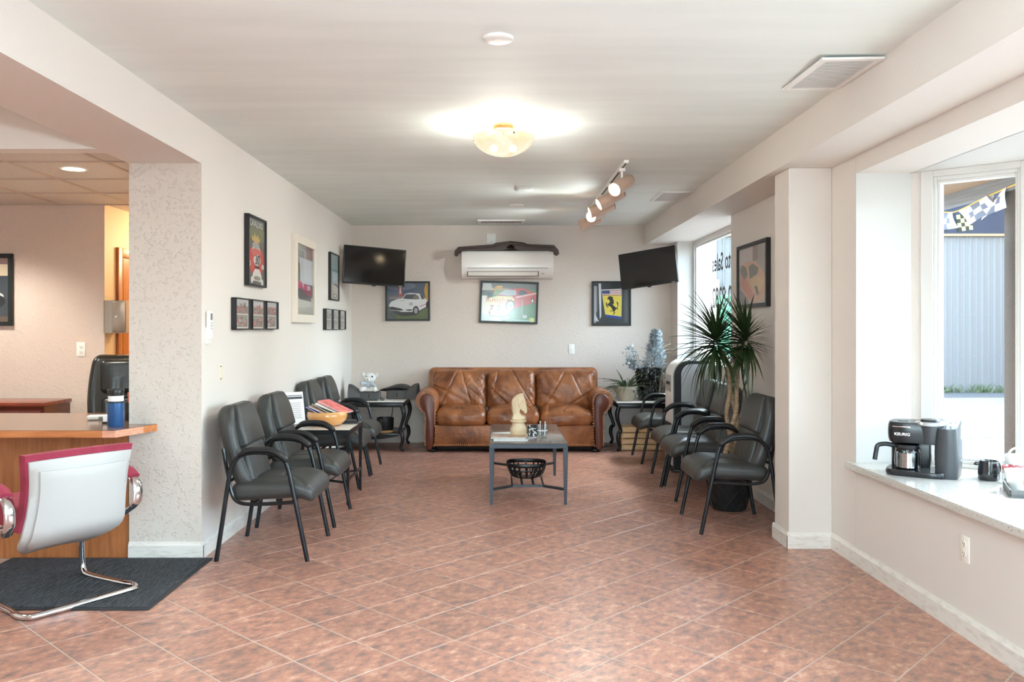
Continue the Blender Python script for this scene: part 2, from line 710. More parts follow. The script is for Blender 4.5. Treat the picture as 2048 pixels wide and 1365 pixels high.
# left wall, its textured end and the header over the wide opening
w = MB()
w.box(XP, XL, 5.063, YB + .2, 0, H)
for f in w.bm.faces:
    if f.normal.y < -.5:
        f.material_index = 1
struct('wall_left', w, [M_WALL, M_TEX])
struct('wall_header', MB().box(XP, XL, -1.6, 5.063, 2.353, H), M_WALL)
struct('wall_bulkhead', MB().box(-5.2, XP, 4.655, 4.77, 2.353, H), M_WALL)
struct('wall_back', MB().box(-2.4, 2.6, YB, YB + .2, 0, H), M_TEXB)
# left office
w = MB()
w.box(-5.2, -3.29, 7.08, 9.7, 0, H)
for f in w.bm.faces:
    f.material_index = 0 if f.normal.y < -.5 else 1
struct('wall_office', w, [M_OFF, mat('warm_lit_paint', (222, 196, 160), .6)])  # yellow of the warm hall light is mixed into the hall face colour
struct('wall_hall_end', MB().box(-3.29, XP, 9.6, 9.7, 0, H), mat('warm_lit_paint', (222, 196, 160), .6))
struct('wall_far_left', MB().box(-5.3, -5.2, -1.6, 9.7, 0, H), M_WALL)
oc = struct('ceiling_office', MB().box(-5.2, XP, 4.77, 9.6, 2.43, 2.45), mat('ceiling_void', (120, 112, 105), .9))
M_CT = mat('acoustic_tile', (214, 204, 195), .9, rgb2=(198, 187, 178), nscale=90, bump=.35, bscale=130)
ct = MB().box(-.298, .298, -.298, .298, 0, .012, bevel=.004, seg=1).mesh('ceiling_tile', M_CT, smooth=0)
xs = [-2.44 + .6 * k for k in range(1, -6, -1)]
ys = [4.64 + .61 * k for k in range(8)]
for x in xs[1:]:
    for y in ys:
        if y + .305 > 9.6 or y < 4.6:
            continue
        cx = x - .3
        if cx - .3 < -5.2:
            continue
        o = bpy.data.objects.new('ceiling_tile', ct)
        o.location = (cx, y + .305, 2.402)
        if y < 4.78:
            o.scale = (1, .76, 1)
            o.location.y = 5.01
        o.parent = oc
        COL.objects.link(o)
        if abs(cx + 2.74) < .01:
            o2 = bpy.data.objects.new('ceiling_tile', ct)
            o2.location = (cx + .6, y + .305, 2.402)
            o2.scale = (.38, o.scale.y, 1)
            o2.location.y = o.location.y
            o2.location.x = -2.44 + .117
            o2.parent = oc
            COL.objects.link(o2)
gr = MB()
for x in xs[1:]:
    gr.box(x - .011, x + .011, 4.77, 9.6, 2.393, 2.43)
for y in ys:
    if y > 4.77:
        gr.box(-5.2, XP, y - .011, y + .011, 2.394, 2.43)
gr.build('ceiling_grid', mat('ceiling_grid_paint', (190, 172, 158), .5), oc, smooth=0)

# right side: soffit, column, bay wall and window recesses
struct('wall_soffit', MB().box(1.74, 2.4, -1.6, YB, 2.37, H), M_WALLR)
struct('wall_column', MB().box(1.802, 2.07, 5.29, 5.565, 0, 2.37, bevel=.004, seg=1), M_WALLR)
struct('wall_right', MB().box(2.06, 2.26, 5.565, 7.56, 0, 2.37), M_WALLR)
w = MB()
w.box(2.07, 2.26, -1.6, 4.94, 0, .55)
w.box(2.07, 2.39, -1.6, 4.94, 2.27, 2.37)
w.box(2.07, 2.39, -1.6, 1.47, .55, 2.27)
w.box(2.07, 2.39, 4.944, 5.565, 0, 2.37)
struct('wall_bay', w, M_WALLR)
struct('trim_1', MB().box(2.0705, 2.40, 4.936, 4.946, .575, 2.27), mat('jamb_paint', (206, 204, 199), .5))
struct('wall_sill', MB().box(2.06, 2.30, 7.56, 9.84, 0, 1.0), M_WALLR)
w = MB().box(2.06, 2.42, 9.84, YB, 0, 2.37)
w.mi = 1
w.box(2.061, 2.30, 9.836, 9.842, 1.0, 2.37)
struct('wall_recess_end', w, [M_WALLR, mat('jamb_paint', (206, 204, 199), .5)])
struct('trim_2', MB().box(2.05, 2.29, 7.56, 9.84, 1.0, 1.02), mat('jamb_paint', (206, 204, 199), .5))

# far window with the lettering on its pane
def bars(mb, x0, x1, ya, yb, za, zb, b):
    mb.box(x0, x1, ya, yb, za, za + b)
    mb.box(x0, x1, ya, yb, zb - b, zb)
    mb.box(x0, x1, ya, ya + b, za + b, zb - b)
    mb.box(x0, x1, yb - b, yb, za + b, zb - b)


w1 = bpy.data.objects.new('window_1', None)
COL.objects.link(w1)
w1['kind'] = 'structure'
m = MB()
bars(m, 2.24, 2.31, 7.50, 9.838, 1.02, 2.37, .05)
bars(m, 2.26, 2.30, 7.54, 9.79, 1.07, 2.32, .022)
m.build('window_frame', M_SASH, w1)
MB().box(2.275, 2.281, 7.55, 9.78, 1.08, 2.31).build('window_pane', M_WIN, w1, smooth=0)
M_VINYL = mat('black_vinyl', (44, 46, 50), .5)
text('window_lettering', "s Auto Sales", .255, M_VINYL, w1, (2.283, 8.55, 2.05), (PI / 2, 0, PI / 2), sx=.92, bold=.004)
text('window_lettering', "330-8282", .30, M_VINYL, w1, (2.283, 8.60, 1.68), (PI / 2, 0, PI / 2), sx=.92, bold=.004)

# bay window: angled pane, centre pane, near angled pane
P0, D0 = Vector((2.386, 4.94)), Vector((.741, -.671))
def on_panel(t, off=0):
    q = P0 + D0 * t + Vector((.671, .741)) * off
    return q
MP = Matrix.Translation((P0.x, P0.y, 0)) @ Matrix(((D0.x, .671, 0, 0), (D0.y, .741, 0, 0), (0, 0, 1, 0), (0, 0, 0, 1)))
w2 = bpy.data.objects.new('window_2', None)
COL.objects.link(w2)
w2['kind'] = 'structure'
m = MB()
z0, z1 = .59, 2.27
for (ta, tb, za, zb, o0, o1) in ((.06, .125, z0, z1, -.012, .1), (.56, .64, z0, z1, -.012, .1), (.125, .56, 2.235, z1, -.012, .1), (.125, .56, z0, .612, -.012, .1),
                                 (.125, .142, .612, 2.235, .005, .1), (.543, .56, .612, 2.235, .005, .1), (.142, .543, 2.214, 2.235, .005, .1), (.142, .543, .612, .632, .005, .1),
                                 (.142, .156, .632, 2.214, .02, .09), (.529, .543, .632, 2.214, .02, .09), (.156, .529, 2.199, 2.214, .02, .09), (.156, .529, .632, .647, .02, .09)):
    m.box(ta, tb, o0, o1, za, zb, M=MP, bevel=.002, seg=1)
m.build('window_frame', M_SASH, w2)
MB().box(.156, .529, .05, .056, .647, 2.199, M=MP).build('window_pane', M_WIN, w2, smooth=0)
m = MB().box(.335, .365, -.004, .02, .605, .62, M=MP, bevel=.003)
m.tube([(.335, 0, .618), (.345, -.012, .63), (.365, -.012, .628)], .004, 6, M=MP)
m.build('window_latch', M_FRAMEM, w2)
struct('wall_bay_side', MB().box(-.02, .06, 0, .1, 0, z1, M=MP).box(.06, .64, .001, .1, 0, .59, M=MP), M_WALL)
E2 = on_panel(.64)
w3 = bpy.data.objects.new('window_3', None)
COL.objects.link(w3)
w3['kind'] = 'structure'
m = MB()
yb2 = 1.9
bars(m, E2.x, E2.x + .09, yb2, E2.y, .59, 2.27, .06)
m.box(E2.x, E2.x + .09, 3.1, 3.18, .6, 2.25)
m.build('window_frame', M_SASH, w3)
MB().box(E2.x + .04, E2.x + .046, yb2 + .06, E2.y - .06, .65, 2.21).build('window_pane', M_WIN, w3, smooth=0)
struct('wall_bay_front', MB().box(E2.x + .001, E2.x + .1, yb2 - .1, E2.y + .03, 0, .59), M_WALL)
w4 = bpy.data.objects.new('window_4', None)
COL.objects.link(w4)
w4['kind'] = 'structure'
MQ = Matrix.Translation((2.386, 1.47, 0)) @ Matrix(((.741, .671, 0, 0), (.671, -.741, 0, 0), (0, 0, 1, 0), (0, 0, 0, 1)))
m = MB()
for ta, tb, za, zb in ((.0, .1, .59, 2.27), (.56, .64, .59, 2.27), (.1, .56, .59, .65), (.1, .56, 2.2, 2.27)):
    m.box(ta, tb, 0, .1, za, zb, M=MQ)
m.build('window_frame', M_SASH, w4)
MB().box(.1, .56, .05, .056, .65, 2.2, M=MQ).build('window_pane', M_WIN, w4, smooth=0)
struct('ceiling_bay', MB().prism([(2.385, -.2), (2.385, 5.0), (2.46, 5.0), (2.97, 4.55), (2.97, 1.8), (2.46, 1.3)], 2.27, 2.37), mat('jamb_paint', (206, 204, 199), .5))
ctp = MB()
ctp.prism([(2.02, 1.4), (2.02, 4.985), (2.069, 4.985), (2.069, 4.935), (2.38, 4.935), (2.855, 4.5), (2.855, 1.9), (2.38, 1.45), (2.069, 1.45), (2.069, 1.4)], .552, .59)
bmesh.ops.bevel(ctp.bm, geom=[e for e in ctp.bm.edges if all(abs(v.co.x - 2.02) < .001 for v in e.verts)], offset=.006, segments=2, affect='EDGES')
tag(ctp.build('countertop', M_QUARTZ), 'white speckled stone counter running along the bay window', 'countertop')

# baseboards
def base(name, segs, m=M_BASE, h=.098, t=.014):
    mb = MB()
    for (x0, y0), (x1, y1), (nx, ny) in segs:
        prof = [(0, 0), (t, 0), (t, h * .78), (t * .55, h * .9), (t * .3, h), (0, h)]
        A, B = [], []
        for d, z in prof:
            A.append(mb.bm.verts.new((x0 + nx * d, y0 + ny * d, z)))
            B.append(mb.bm.verts.new((x1 + nx * d, y1 + ny * d, z)))
        for k in range(len(prof)):
            mb._face([A[k], A[(k + 1) % len(prof)], B[(k + 1) % len(prof)], B[k]])
        mb._face(A)
        mb._face(B[::-1])
    return struct(name, mb, m, smooth=0)


base('baseboard_left', [((XL, 5.0505), (XL, 10.2), (1, 0)), ((XP, 5.063), (XL + .014, 5.063), (0, -1))])
base('baseboard_column', [((1.802, 5.2775), (1.802, 5.578), (-1, 0)), ((1.788, 5.29), (2.07, 5.29), (0, -1)), ((1.789, 5.565), (2.06, 5.565), (0, 1))])
base('baseboard_right', [((2.06, 5.58), (2.06, 10.2), (-1, 0))])
base('baseboard_bay', [((2.07, 0), (2.07, 5.29), (-1, 0))])
base('baseboard_back', [((XL, 10.2), (2.06, 10.2), (0, -1))], M_TEXB, .09)

# unseen storefront behind the camera, its glazing sized for the daylight it admits
w5 = bpy.data.objects.new('window_5', None)
COL.objects.link(w5)
w5['kind'] = 'structure'
m = MB()
for x in (-1.2, 0, 1.2):
    m.box(x - .04, x + .04, -1.6, -1.52, 0, 2.2)
for z in (.03, 2.17):
    m.box(-1.2, 1.2, -1.6, -1.52, z - .03, z + .03)
m.build('window_frame', M_SASH, w5)
MB().box(-1.2, 1.2, -1.57, -1.564, .06, 2.14).build('window_pane', M_WIN, w5, smooth=0)
struct('wall_front', MB().box(-5.3, -1.2, -1.7, -1.5, 0, H).box(1.2, 2.4, -1.7, -1.5, 0, H).box(-1.2, 1.2, -1.7, -1.5, 2.2, H), M_WALL)
struct('wall_sun_block', MB().box(12, 16, 12.2, 17, -.1, 13), mat('sun_block_tan', (160, 130, 110), .8))  # unseen block added to keep direct sun out of the far window

# door in the hall wall
M_OAK = mat('honey_oak', (184, 112, 44), .4, rgb2=(160, 92, 34), nscale=5, stretch=(10, 10, 1))
d1 = bpy.data.objects.new('door_1', None)
COL.objects.link(d1)
d1['kind'] = 'structure'
m = MB()
m.box(-3.289, -3.265, 7.29, 7.37, 0, 2.065, bevel=.004)
m.box(-3.289, -3.265, 8.17, 8.25, 0, 2.065, bevel=.004)
m.box(-3.289, -3.265, 7.37, 8.17, 1.985, 2.065, bevel=.004)
m.build('door_frame', M_OAK, d1)
m = MB()
m.box(-3.288, -3.272, 7.38, 8.16, 0, 1.98)
for y0, y1 in ((7.38, 7.49), (7.72, 7.82), (8.05, 8.16)):
    m.box(-3.274, -3.266, y0, y1, 0, 1.98)
for z0_, z1_ in ((0, .22), (.92, 1.04), (1.5, 1.6), (1.86, 1.98)):
    for ya, yb_ in ((7.49, 7.72), (7.82, 8.05)):
        m.box(-3.274, -3.266, ya, yb_, z0_, z1_)
m.build('door_leaf', M_OAK, d1)
for ya, yb_ in ((7.50, 7.71), (7.83, 8.04)):
    for z0_, z1_ in ((.24, .9), (1.06, 1.48), (1.62, 1.84)):
        MB().box(-3.274, -3.268, ya + .02, yb_ - .02, z0_ + .02, z1_ - .02, bevel=.004).build('door_panel', M_OAK, d1)

# ------------------------------------------------------------------ outside the windows
struct('ground', MB().box(2.98, 40, -20, 40, -.14, -.04), mat('sunlit_concrete', (118, 113, 112), .9, rgb2=(106, 102, 101), nscale=6), smooth=0)
struct('ground_shade_strip', MB().box(2.6, 40, 17.3, 18.6, -.13, -.03), mat('shaded_asphalt', (84, 86, 90), .9, rgb2=(70, 72, 76), nscale=30), smooth=0)  # dark strip; the building's shade on the ground is in its colour
crk = MB()
for ys_, yx in ((5.9, .12), (6.9, -.2), (10.2, .1)):
    pts = [(3.0 + .45 * k, ys_ + yx * k + .05 * math.sin(2.3 * k), -.038) for k in range(10)]
    crk.tube(pts, .012, 4, r2=.002, up=(0, 0, 1))
struct('ground_joint', crk, mat('tar_joint', (70, 66, 66), .9))
bld = thing('metal_building', 'pale blue ribbed metal building across the lot', 'building', (9.5, 18.6, -.04))
M_SID = mat('pale_blue_siding', (118, 116, 116), .5)
for k in range(58):
    x = -7 + .27 * k
    m = MB().prism([(x, 0), (x, .04), (x + .27, .04), (x + .27, 0), (x + .255, -.025), (x + .225, -.025), (x + .21, 0), (x + .12, 0), (x + .11, -.008), (x + .1, 0)], 0, 3.45)
    m.build('siding_panel', M_SID, bld, smooth=0)
MB().box(-7, 8.6, -.06, .05, 3.45, 4.9).build('fascia_band', mat('navy_fascia', (26, 36, 58), .5), bld, smooth=0)
MB().box(-7, 8.6, -.1, .05, 3.42, 3.47).build('fascia_trim', mat('tan_trim', (170, 140, 96), .6), bld, smooth=0)
MB().box(-7, 8.6, .05, .6, 0, 4.9).build('wall', M_SID, bld, smooth=0)
scr = MB()
for z in (.8, 1.7, 2.6):
    for k in range(58):
        scr.box(-7 + .27 * k + .05, -7 + .27 * k + .065, -.012, 0, z, z + .015)
o = scr.build('screw_row', mat('screw_grey', (150, 155, 165), .5), bld, smooth=0)
o['kind'] = 'stuff'
fl2 = thing('checkered_pennant', 'small yellow and black checkered flag on the navy fascia', 'flag', (10.0, 18.531, 3.52), (0, math.radians(-8), 0))
m = MB()
m.tube([(-.02, 0, -.04), (-.02, 0, .36)], .008, 6)
m.build('stick', M_BLACK, fl2)
m = MB()
for i in range(4):
    for j in range(4):
        m.mi = (i + j) % 2
        m.box(i * .08, i * .08 + .08, -.004, .004, -.04 + j * .09, .05 + j * .09)
m.build('cloth', [flat((40, 42, 30)), flat((206, 208, 120))], fl2, smooth=0)
fl3 = thing('checkered_pennant', 'yellow and black checkered flag at the left edge of the bay pane', 'flag', (9.62, 18.535, 3.48), (0, 0, 0))
m = MB()
for i in range(3):
    for j in range(3):
        m.mi = (i + j) % 2
        m.box(i * .08 - .12, i * .08 - .04, -.004, .004, j * .09, .09 + j * .09)
m.build('cloth', [flat((40, 42, 30)), flat((206, 208, 120))], fl3, smooth=0)
M_EAVE = mat('brown_soffit', (132, 108, 82), .7)
struct('trim_3', MB().box(2.4, 4.0, 4.9, 7.9, 2.56, 2.60).box(3.0, 4.0, -1.5, 4.9, 2.56, 2.60), M_EAVE, smooth=0)
struct('trim_4', MB().box(3.98, 4.07, -1.5, 7.9, 2.45, 2.56), mat('weathered_grey_board', (126, 124, 124), .8, rgb2=(108, 106, 106), nscale=9, stretch=(1, .2, 6)), smooth=0)
pst = thing('canopy_post', 'dark brown square post under the eave outside the bay window', 'post', (4.07, 6.67, -.04))
MB().box(-.07, .07, -.07, .07, 0, 2.49, bevel=.006).build('shaft', mat('dark_brown_post', (58, 46, 38), .7, rgb2=(74, 62, 52), nscale=60), pst)
MB().box(-.09, .09, -.09, .09, 0, .06, bevel=.006).build('base_plate', mat('dark_brown_post', (58, 46, 38), .7), pst)
# bunting under the eave
bt = thing('flag_bunting', 'yellow cord of white checkered flags hanging under the eave', 'bunting', (4.0, 7.2, 2.4))
cord = catmull([(-.02, 1.6, .04), (-.02, .55, .02), (-.02, .2, -.01), (-.02, -.28, .05), (-.02, -.75, .09)], 8)
MB().tube(cord, .006, 6).build('cord', mat('yellow_cord', (214, 170, 70), .6), bt)
for (y0, y1, dz0, dz1, drop, sh) in ((.58, .24, .02, -.01, .17, -.03), (.18, -.28, -.01, .05, .15, -.16), (-.22, -.55, .045, .075, .18, .05)):
    m = MB()
    n = 6
    g2 = {}
    for i in range(n + 1):
        for j in range(n + 1):
            u, v = i / n, j / n
            yy = y0 + (y1 - y0) * u + sh * v
            zz = dz0 + (dz1 - dz0) * u - drop * v * (1 - .15 * u)
            g2[i, j] = (-.02 + .02 * math.sin(4 * u + 3 * v), yy, zz)
    for side in (0, .003):
        vv = {k: m.bm.verts.new((p[0] + side, p[1], p[2])) for k, p in g2.items()}
        for i in range(n):
            for j in range(n):
                m.mi = 1 if ((i // 2 + j // 2) % 2 == 1 and 0 < i < n - 1) else 0
                m._face([vv[i, j], vv[i + 1, j], vv[i + 1, j + 1], vv[i, j + 1]])
    m.build('flag', [mat('white_flag', (240, 240, 244), .7), mat('blue_grey_check', (110, 118, 142), .7)], bt)
# weeds along the foot of the building
wd = MB()
for k in range(140):
    x = random.uniform(8.6, 12.5)
    y = 18.52 - random.uniform(0, .12)
    hgt = random.uniform(.05, .22)
    wd.tube([(x, y, -.03), (x + random.uniform(-.05, .05), y - .03, -.03 + hgt * .6), (x + random.uniform(-.12, .12), y - .06, -.03 + hgt)], [.02, .016, .002], 4)
o = wd.build('weeds', mat('weed_green', (92, 104, 74), .8))
tag(o, 'low green weeds along the foot of the pale blue building', 'weeds')
o['kind'] = 'stuff'
# white shed wall and green van beyond the far window
sh = thing('white_shed', 'white board shed left behind the far window', 'shed', (2.9, 14.2, -.04))
for k in range(12):
    MB().box(-.6, .66, -.012 + .0 * k, .0, .26 * k, .26 * k + .255, bevel=.006, seg=1).build('board', mat('white_board', (240, 240, 238), .6), sh, smooth=0)
MB().box(-.6, .66, 0, .5, 0, 3.12).build('wall', mat('white_board', (240, 240, 238), .6), sh, smooth=0)
van = thing('green_van', 'light green van parked behind the lettered window', 'van', (4.55, 15.6, -.04))
M_VG = mat('light_green_paint', (60, 120, 84), .3, coat=.5)
MB().pillow([(-1.0, .35), (1.9, .35), (1.95, .9), (1.5, 1.2), (1.05, 1.95), (.8, 2.02), (-.85, 2.02), (-.98, 1.9)], 1.7, .07, axis='y').build('body', M_VG, van)
MB().prism([(.72, 1.25), (1.36, 1.25), (.98, 1.84), (.72, 1.84)], -.86, .86, axis='y').build('side_window', mat('dark_glass', (50, 58, 66), .08), van)
MB().prism([(-.7, 1.25), (.6, 1.25), (.6, 1.84), (-.7, 1.84)], -.853, .853, axis='y').build('panel_stripe', mat('pale_green', (84, 140, 106), .4), van)
for x in (-.5, 1.35):
    for y in (-.72, .72):
        m = MB().lathe([(.0, -.1), (.26, -.1), (.32, -.07), (.32, .07), (.26, .1), (0, .1)], 20, M=Matrix.Translation((x, y, .32)) @ Matrix.Rotation(PI / 2, 4, 'X'))
        m.build('wheel', M_BLACK, van)
mt = thing('meter_box', 'grey utility box on the metal building behind the far window', 'box', (4.55, 18.5, 2.05))
MB().box(-.22, .22, -.09, .05, -.38, .38, bevel=.02).build('case', mat('utility_grey', (150, 150, 146), .5), mt)
MB().box(-.14, .14, -.1, -.09, -.2, .25, bevel=.004).build('door', mat('utility_brown', (120, 104, 92), .5), mt)

# ------------------------------------------------------------------ sofa
M_NAIL = mat('nailhead_brass', (196, 150, 108), .3, metal=.7)
sofa = thing('leather_sofa', 'brown leather three-seat sofa with rolled arms and nailhead trim', 'sofa', (.163, 9.75, 0))
# base rail
MB().box(-.99, .99, -.37, .36, .06, .30, bevel=.02).build('base_rail', M_SOFA, sofa)
# back frame
def backf(p):
    p.y += .06 * (p.z / .3)
    return p
MB().cushion((1.99, .2, .66), .06, 10, 4, backf, Matrix.Translation((0, .30, .575))).build('back_frame', M_SOFA, sofa)


def arm_profile(s):
    # scroll arm seen from the front, s = side (-1 left)
    pts = []
    cx, cz, r = .975, .565, .132
    for k in range(15):
        a = math.radians(-118 + 300 * (1 - k / 14)) if False else math.radians(205 - k * 275 / 14)
        pts.append((cx + r * math.cos(a), cz + r * math.sin(a)))
    pts += [(1.0, .43), (1.0, .06), (.865, .06), (.858, .40)]
    return [(s * x, z) for x, z in pts]


for s in (-1, 1):
    m = MB()
    m.pillow(arm_profile(s), .74, .02, axis='y', c=-.0, n=5)
    arm = m.build('arm', M_SOFA, sofa)
    # dark front facing with its nailheads
    poly = [(.900, .07), (.975, .07), (.975, .40), (1.015, .47), (1.045, .545), (1.03, .615), (.97, .65), (.915, .63), (.885, .57), (.882, .45)]
    c = catmull([(x, z, 0) for x, z in poly], 4, True)
    MB().pillow([(s * p.x, p.y) for p in c], .035, .016, axis='y', c=-.377).build('arm_front', M_SOFAD, arm)
    nl = MB()
    c2 = catmull([(.886, .07, 0), (.872, .25, 0), (.868, .45, 0), (.874, .58, 0), (.91, .645, 0), (.972, .665, 0), (1.044, .625, 0), (1.06, .545, 0), (1.03, .465, 0), (.99, .40, 0), (.99, .25, 0), (.99, .07, 0)], 12)
    d = 0
    last = None
    for p in c2:
        if last is None or (p - last).length > .021:
            nl.lathe([(.0075, 0), (.006, .004), (0, .006)], 6, M=Matrix.Translation((s * p.x, -.371, p.y)) @ Matrix.Rotation(PI / 2, 4, 'X'))
            last = p
    n_ = nl.build('nailhead_trim', M_NAIL, arm)
    n_['kind'] = 'stuff'
nl = MB()
for k in range(84):
    nl.lathe([(.0075, 0), (.006, .004), (0, .006)], 6, M=Matrix.Translation((-.93 + k * 1.86 / 83, -.372, .082)) @ Matrix.Rotation(PI / 2, 4, 'X'))
n_ = nl.build('nailhead_trim', M_NAIL, sofa)
n_['kind'] = 'stuff'


def groove(u, v, lines, wdt=.018, dep=.006):
    d = 0
    for (u0, v0, u1, v1) in lines:
        du, dv = u1 - u0, v1 - v0
        L = math.hypot(du, dv)
        t = max(0, min(1, ((u - u0) * du + (v - v0) * dv) / L / L))
        q = math.hypot(u - u0 - du * t, v - v0 - dv * t)
        d -= dep * math.exp(-(q / wdt) ** 2)
    return d


# seat cushions
for k, (x0, x1) in enumerate(((-.868, -.31), (-.305, .28), (.285, .875))):
    cx, wd = (x0 + x1) / 2, x1 - x0
    ln = ((-.1, .25, .02, -.3), (.1, .3, .2, -.28)) if k != 2 else ((.22, .2, -.05, -.3), (-.15, .25, -.2, -.25))

    def fs(p, k=k, wd=wd, ln=ln):
        u, v = p.x / wd * 2, p.y / .62 * 2
        if p.z > 0:
            p.z += .045 * (1 - min(1, abs(u)) ** 2.4) * (1 - min(1, abs(v)) ** 3)
            p.z += groove(p.x, p.y, ln, .010, .010)
            q = noise.noise(Vector((p.x * 9 + 7 * k, p.y * 3, k)))
            p.z += .014 * abs(q) + .008 * abs(noise.noise(Vector((p.x * 22 + 3 * k, p.y * 7, 2.2 * k))))
        if p.y < 0 and k == 2:
            p.z -= .03 * max(0, -u) * -v
        if p.y < -.2:
            p.y -= .03 * (1 - u * u) + .006 * noise.noise(Vector((p.x * 12, p.z * 10, k)))
        return p
    MB().cushion((wd, .66, .17), .07, 44, 7, fs, Matrix.Translation((cx, -.055, .372))).build('seat_cushion', M_SOFA, sofa)
# back cushions
for k, (x0, x1) in enumerate(((-.945, -.315), (-.31, .255), (.26, .955))):
    cx, wd = (x0 + x1) / 2, x1 - x0
    ln = (((-.22, -.2, 0, .24), (.02, .24, .16, -.24), (-.3, .05, -.15, -.02)), ((-.15, .22, -.2, -.05), (0, .22, .25, -.2), (-.22, .0, .0, -.22)),
          ((.0, .22, -.25, -.2), (.05, .2, .2, -.1), (.32, .0, .0, -.2)))[k]

    def fb(p, k=k, wd=wd, ln=ln):
        u, v = p.x / wd * 2, p.z / .44 * 2
        if p.y < 0:
            p.y -= .05 * (1 - min(1, abs(u)) ** 2) * (1 - min(1, abs(v)) ** 2)
            p.y -= groove(p.x, p.z, ln, .009, .012)
            d = abs(noise.noise(Vector(((p.x + p.z) * 7 + 5 * k, (p.x - p.z) * 3, 3.1 * k))))
            p.y -= .024 * d * (.4 + abs(u)) + .012 * abs(noise.noise(Vector(((p.x - p.z) * 16, (p.x + p.z) * 5, 1.7 * k + 4)))) * abs(u)
            p.y -= .01 * noise.noise(Vector((p.x * 4, p.z * 4, 9.3 + k)))
        p.z += .012 * (1 - u * u) * (1 if v > .5 else 0)
        return p
    R = Matrix.Translation((cx, .16, .645)) @ Matrix.Rotation(math.radians(-11), 4, 'X')
    MB().cushion((wd, .2, .46), .075, 52, 7, fb, R).build('back_cushion', M_SOFA, sofa)
for x in (-.9, .9):
    for y in (-.31, .28):
        MB().lathe([(.04, 0), (.055, .012), (.055, .03), (.04, .045), (.045, .062)], 16, (x, y, 0)).build('foot', M_BLKM, sofa)
MB().box(-.85, .85, -.34, .3, .03, .062).build('dust_cover', mat('dust_cloth', (14, 13, 13), .9), sofa, smooth=0)

# ------------------------------------------------------------------ guest armchairs along both walls
CH = 'black leather waiting chairs'


def make_chair(label):
    t = thing('waiting_chair', label, 'chair', (0, 0, 0), 0, CH)
    path = [(-.268, .0), (-.24, .18), (-.192, .50), (-.172, .568), (-.135, .615), (-.08, .637), (.0, .64), (.065, .631), (.118, .605), (.152, .55), (.2, .33), (.268, 0)]
    for s in (-1, 1):
        P = catmull([(x, s * .305, z) for x, z in path], 5)
        MB().tube(P, .0135, 10, up=(0, 1, 0)).build('side_frame', M_STEEL, t)
        ap = catmull([(-.135, s * .305, .622), (-.08, s * .305, .652), (.0, s * .305, .657), (.07, s * .305, .648), (.13, s * .305, .61), (.146, s * .305, .585)], 5)
        n = len(ap)
        rr = [.029 * min(1, .6 + .4 * min(k, n - 1 - k) / 3) for k in range(n)]
        MB().tube(ap, rr, 10, r2=[r * .62 for r in rr], up=(0, 0, 1)).build('arm_pad', M_BLACK, t)
    f = MB()
    for s in (-1, 1):
        f.tube(catmull([(-.235, s * .285, .66), (-.205, s * .285, .50), (-.19, s * .285, .42), (-.165, s * .285, .36), (-.11, s * .285, .335), (.0, s * .285, .333), (.175, s * .285, .343)], 5), .011, 8, up=(0, 1, 0))
    f.tube([(.172, -.30, .343), (.172, .30, .343)], .011, 8)
    f.tube([(-.195, -.30, .47), (-.195, .30, .47)], .011, 8)
    f.tube([(-.06, -.285, .334), (-.06, .285, .334)], .01, 8)
    f.build('seat_frame', M_STEEL, t)

    def fs(p):
        u, v = p.x / .5 * 2, p.y / .53 * 2
        if p.z > 0:
            p.z += .022 * (1 - min(1, abs(v)) ** 2.5) * (1 - min(1, abs(u)) ** 3)
            p.z += groove(p.x, p.y, ((-.2, -.17, .03, -.08), (-.2, .17, .03, .08), (.03, -.08, .03, .08), (.03, -.08, .19, -.25), (.03, .08, .19, .25)), .010, .012)
            p.z += .004 * noise.noise(p * 11)
        if p.x > .1:
            p.z -= .55 * (p.x - .1) ** 2 * 4
        p.y *= 1 - .05 * max(0, u) ** 2
        return p
    MB().cushion((.49, .54, .105), .045, 30, 5, fs, Matrix.Translation((.045, 0, .405)) @ Matrix.Rotation(math.radians(-3), 4, 'Y')).build('seat', M_LEATH, t)
    Rb = Matrix.Translation((-.198, 0, .655)) @ Matrix.Rotation(math.radians(-15), 4, 'Y')

    def shape_back(sx, top):
        def f(p):
            v = p.z / .25
            k = max(0, v - .35) / .65
            p.y *= 1 - .26 * k ** 2.2
            kb = max(0, -v - .6) / .4
            p.y *= 1 - .10 * kb ** 2
            p.x += .10 * p.y * p.y * 3 - .02 * (1 - v * v)
            p.x += .003 * noise.noise(p * 9)
            return p
        return f
    MB().cushion((.10, .51, .51), .045, 14, 5, shape_back(1, 1), Rb).build('back_shell', M_LEATH, t)

    def up(p):
        z = p.z + .115
        v = z / .25
        k = max(0, v - .35) / .65
        p.y *= 1 - .26 * k ** 2.2
        p.x += .25 * p.y * p.y - .018 * max(0, k) ** 2 + .012 * (1 - (p.z / .13) ** 2) * (1 - (p.y / .17) ** 2)
        return p
    MB().cushion((.07, .385, .262), .020, 10, 4, up, Rb @ Matrix.Translation((.043, 0, .117))).build('head_cushion', M_LEATH, t)

    def lo(p):
        p.x += .25 * p.y * p.y + .014 * (1 - (p.z / .13) ** 2) * (1 - (p.y / .18) ** 2) - .012
        p.x += groove(p.y, p.z, ((-.06, -.12, -.06, .12), (.06, -.12, .06, .12)), .01, .005)
        p.z += .018 * (1 - (p.y / .17) ** 2) * (1 if p.z > .05 else 0)
        return p
    MB().cushion((.066, .385, .24), .020, 14, 4, lo, Rb @ Matrix.Translation((.040, 0, -.128))).build('lumbar_cushion', M_LEATH, t)
    return t


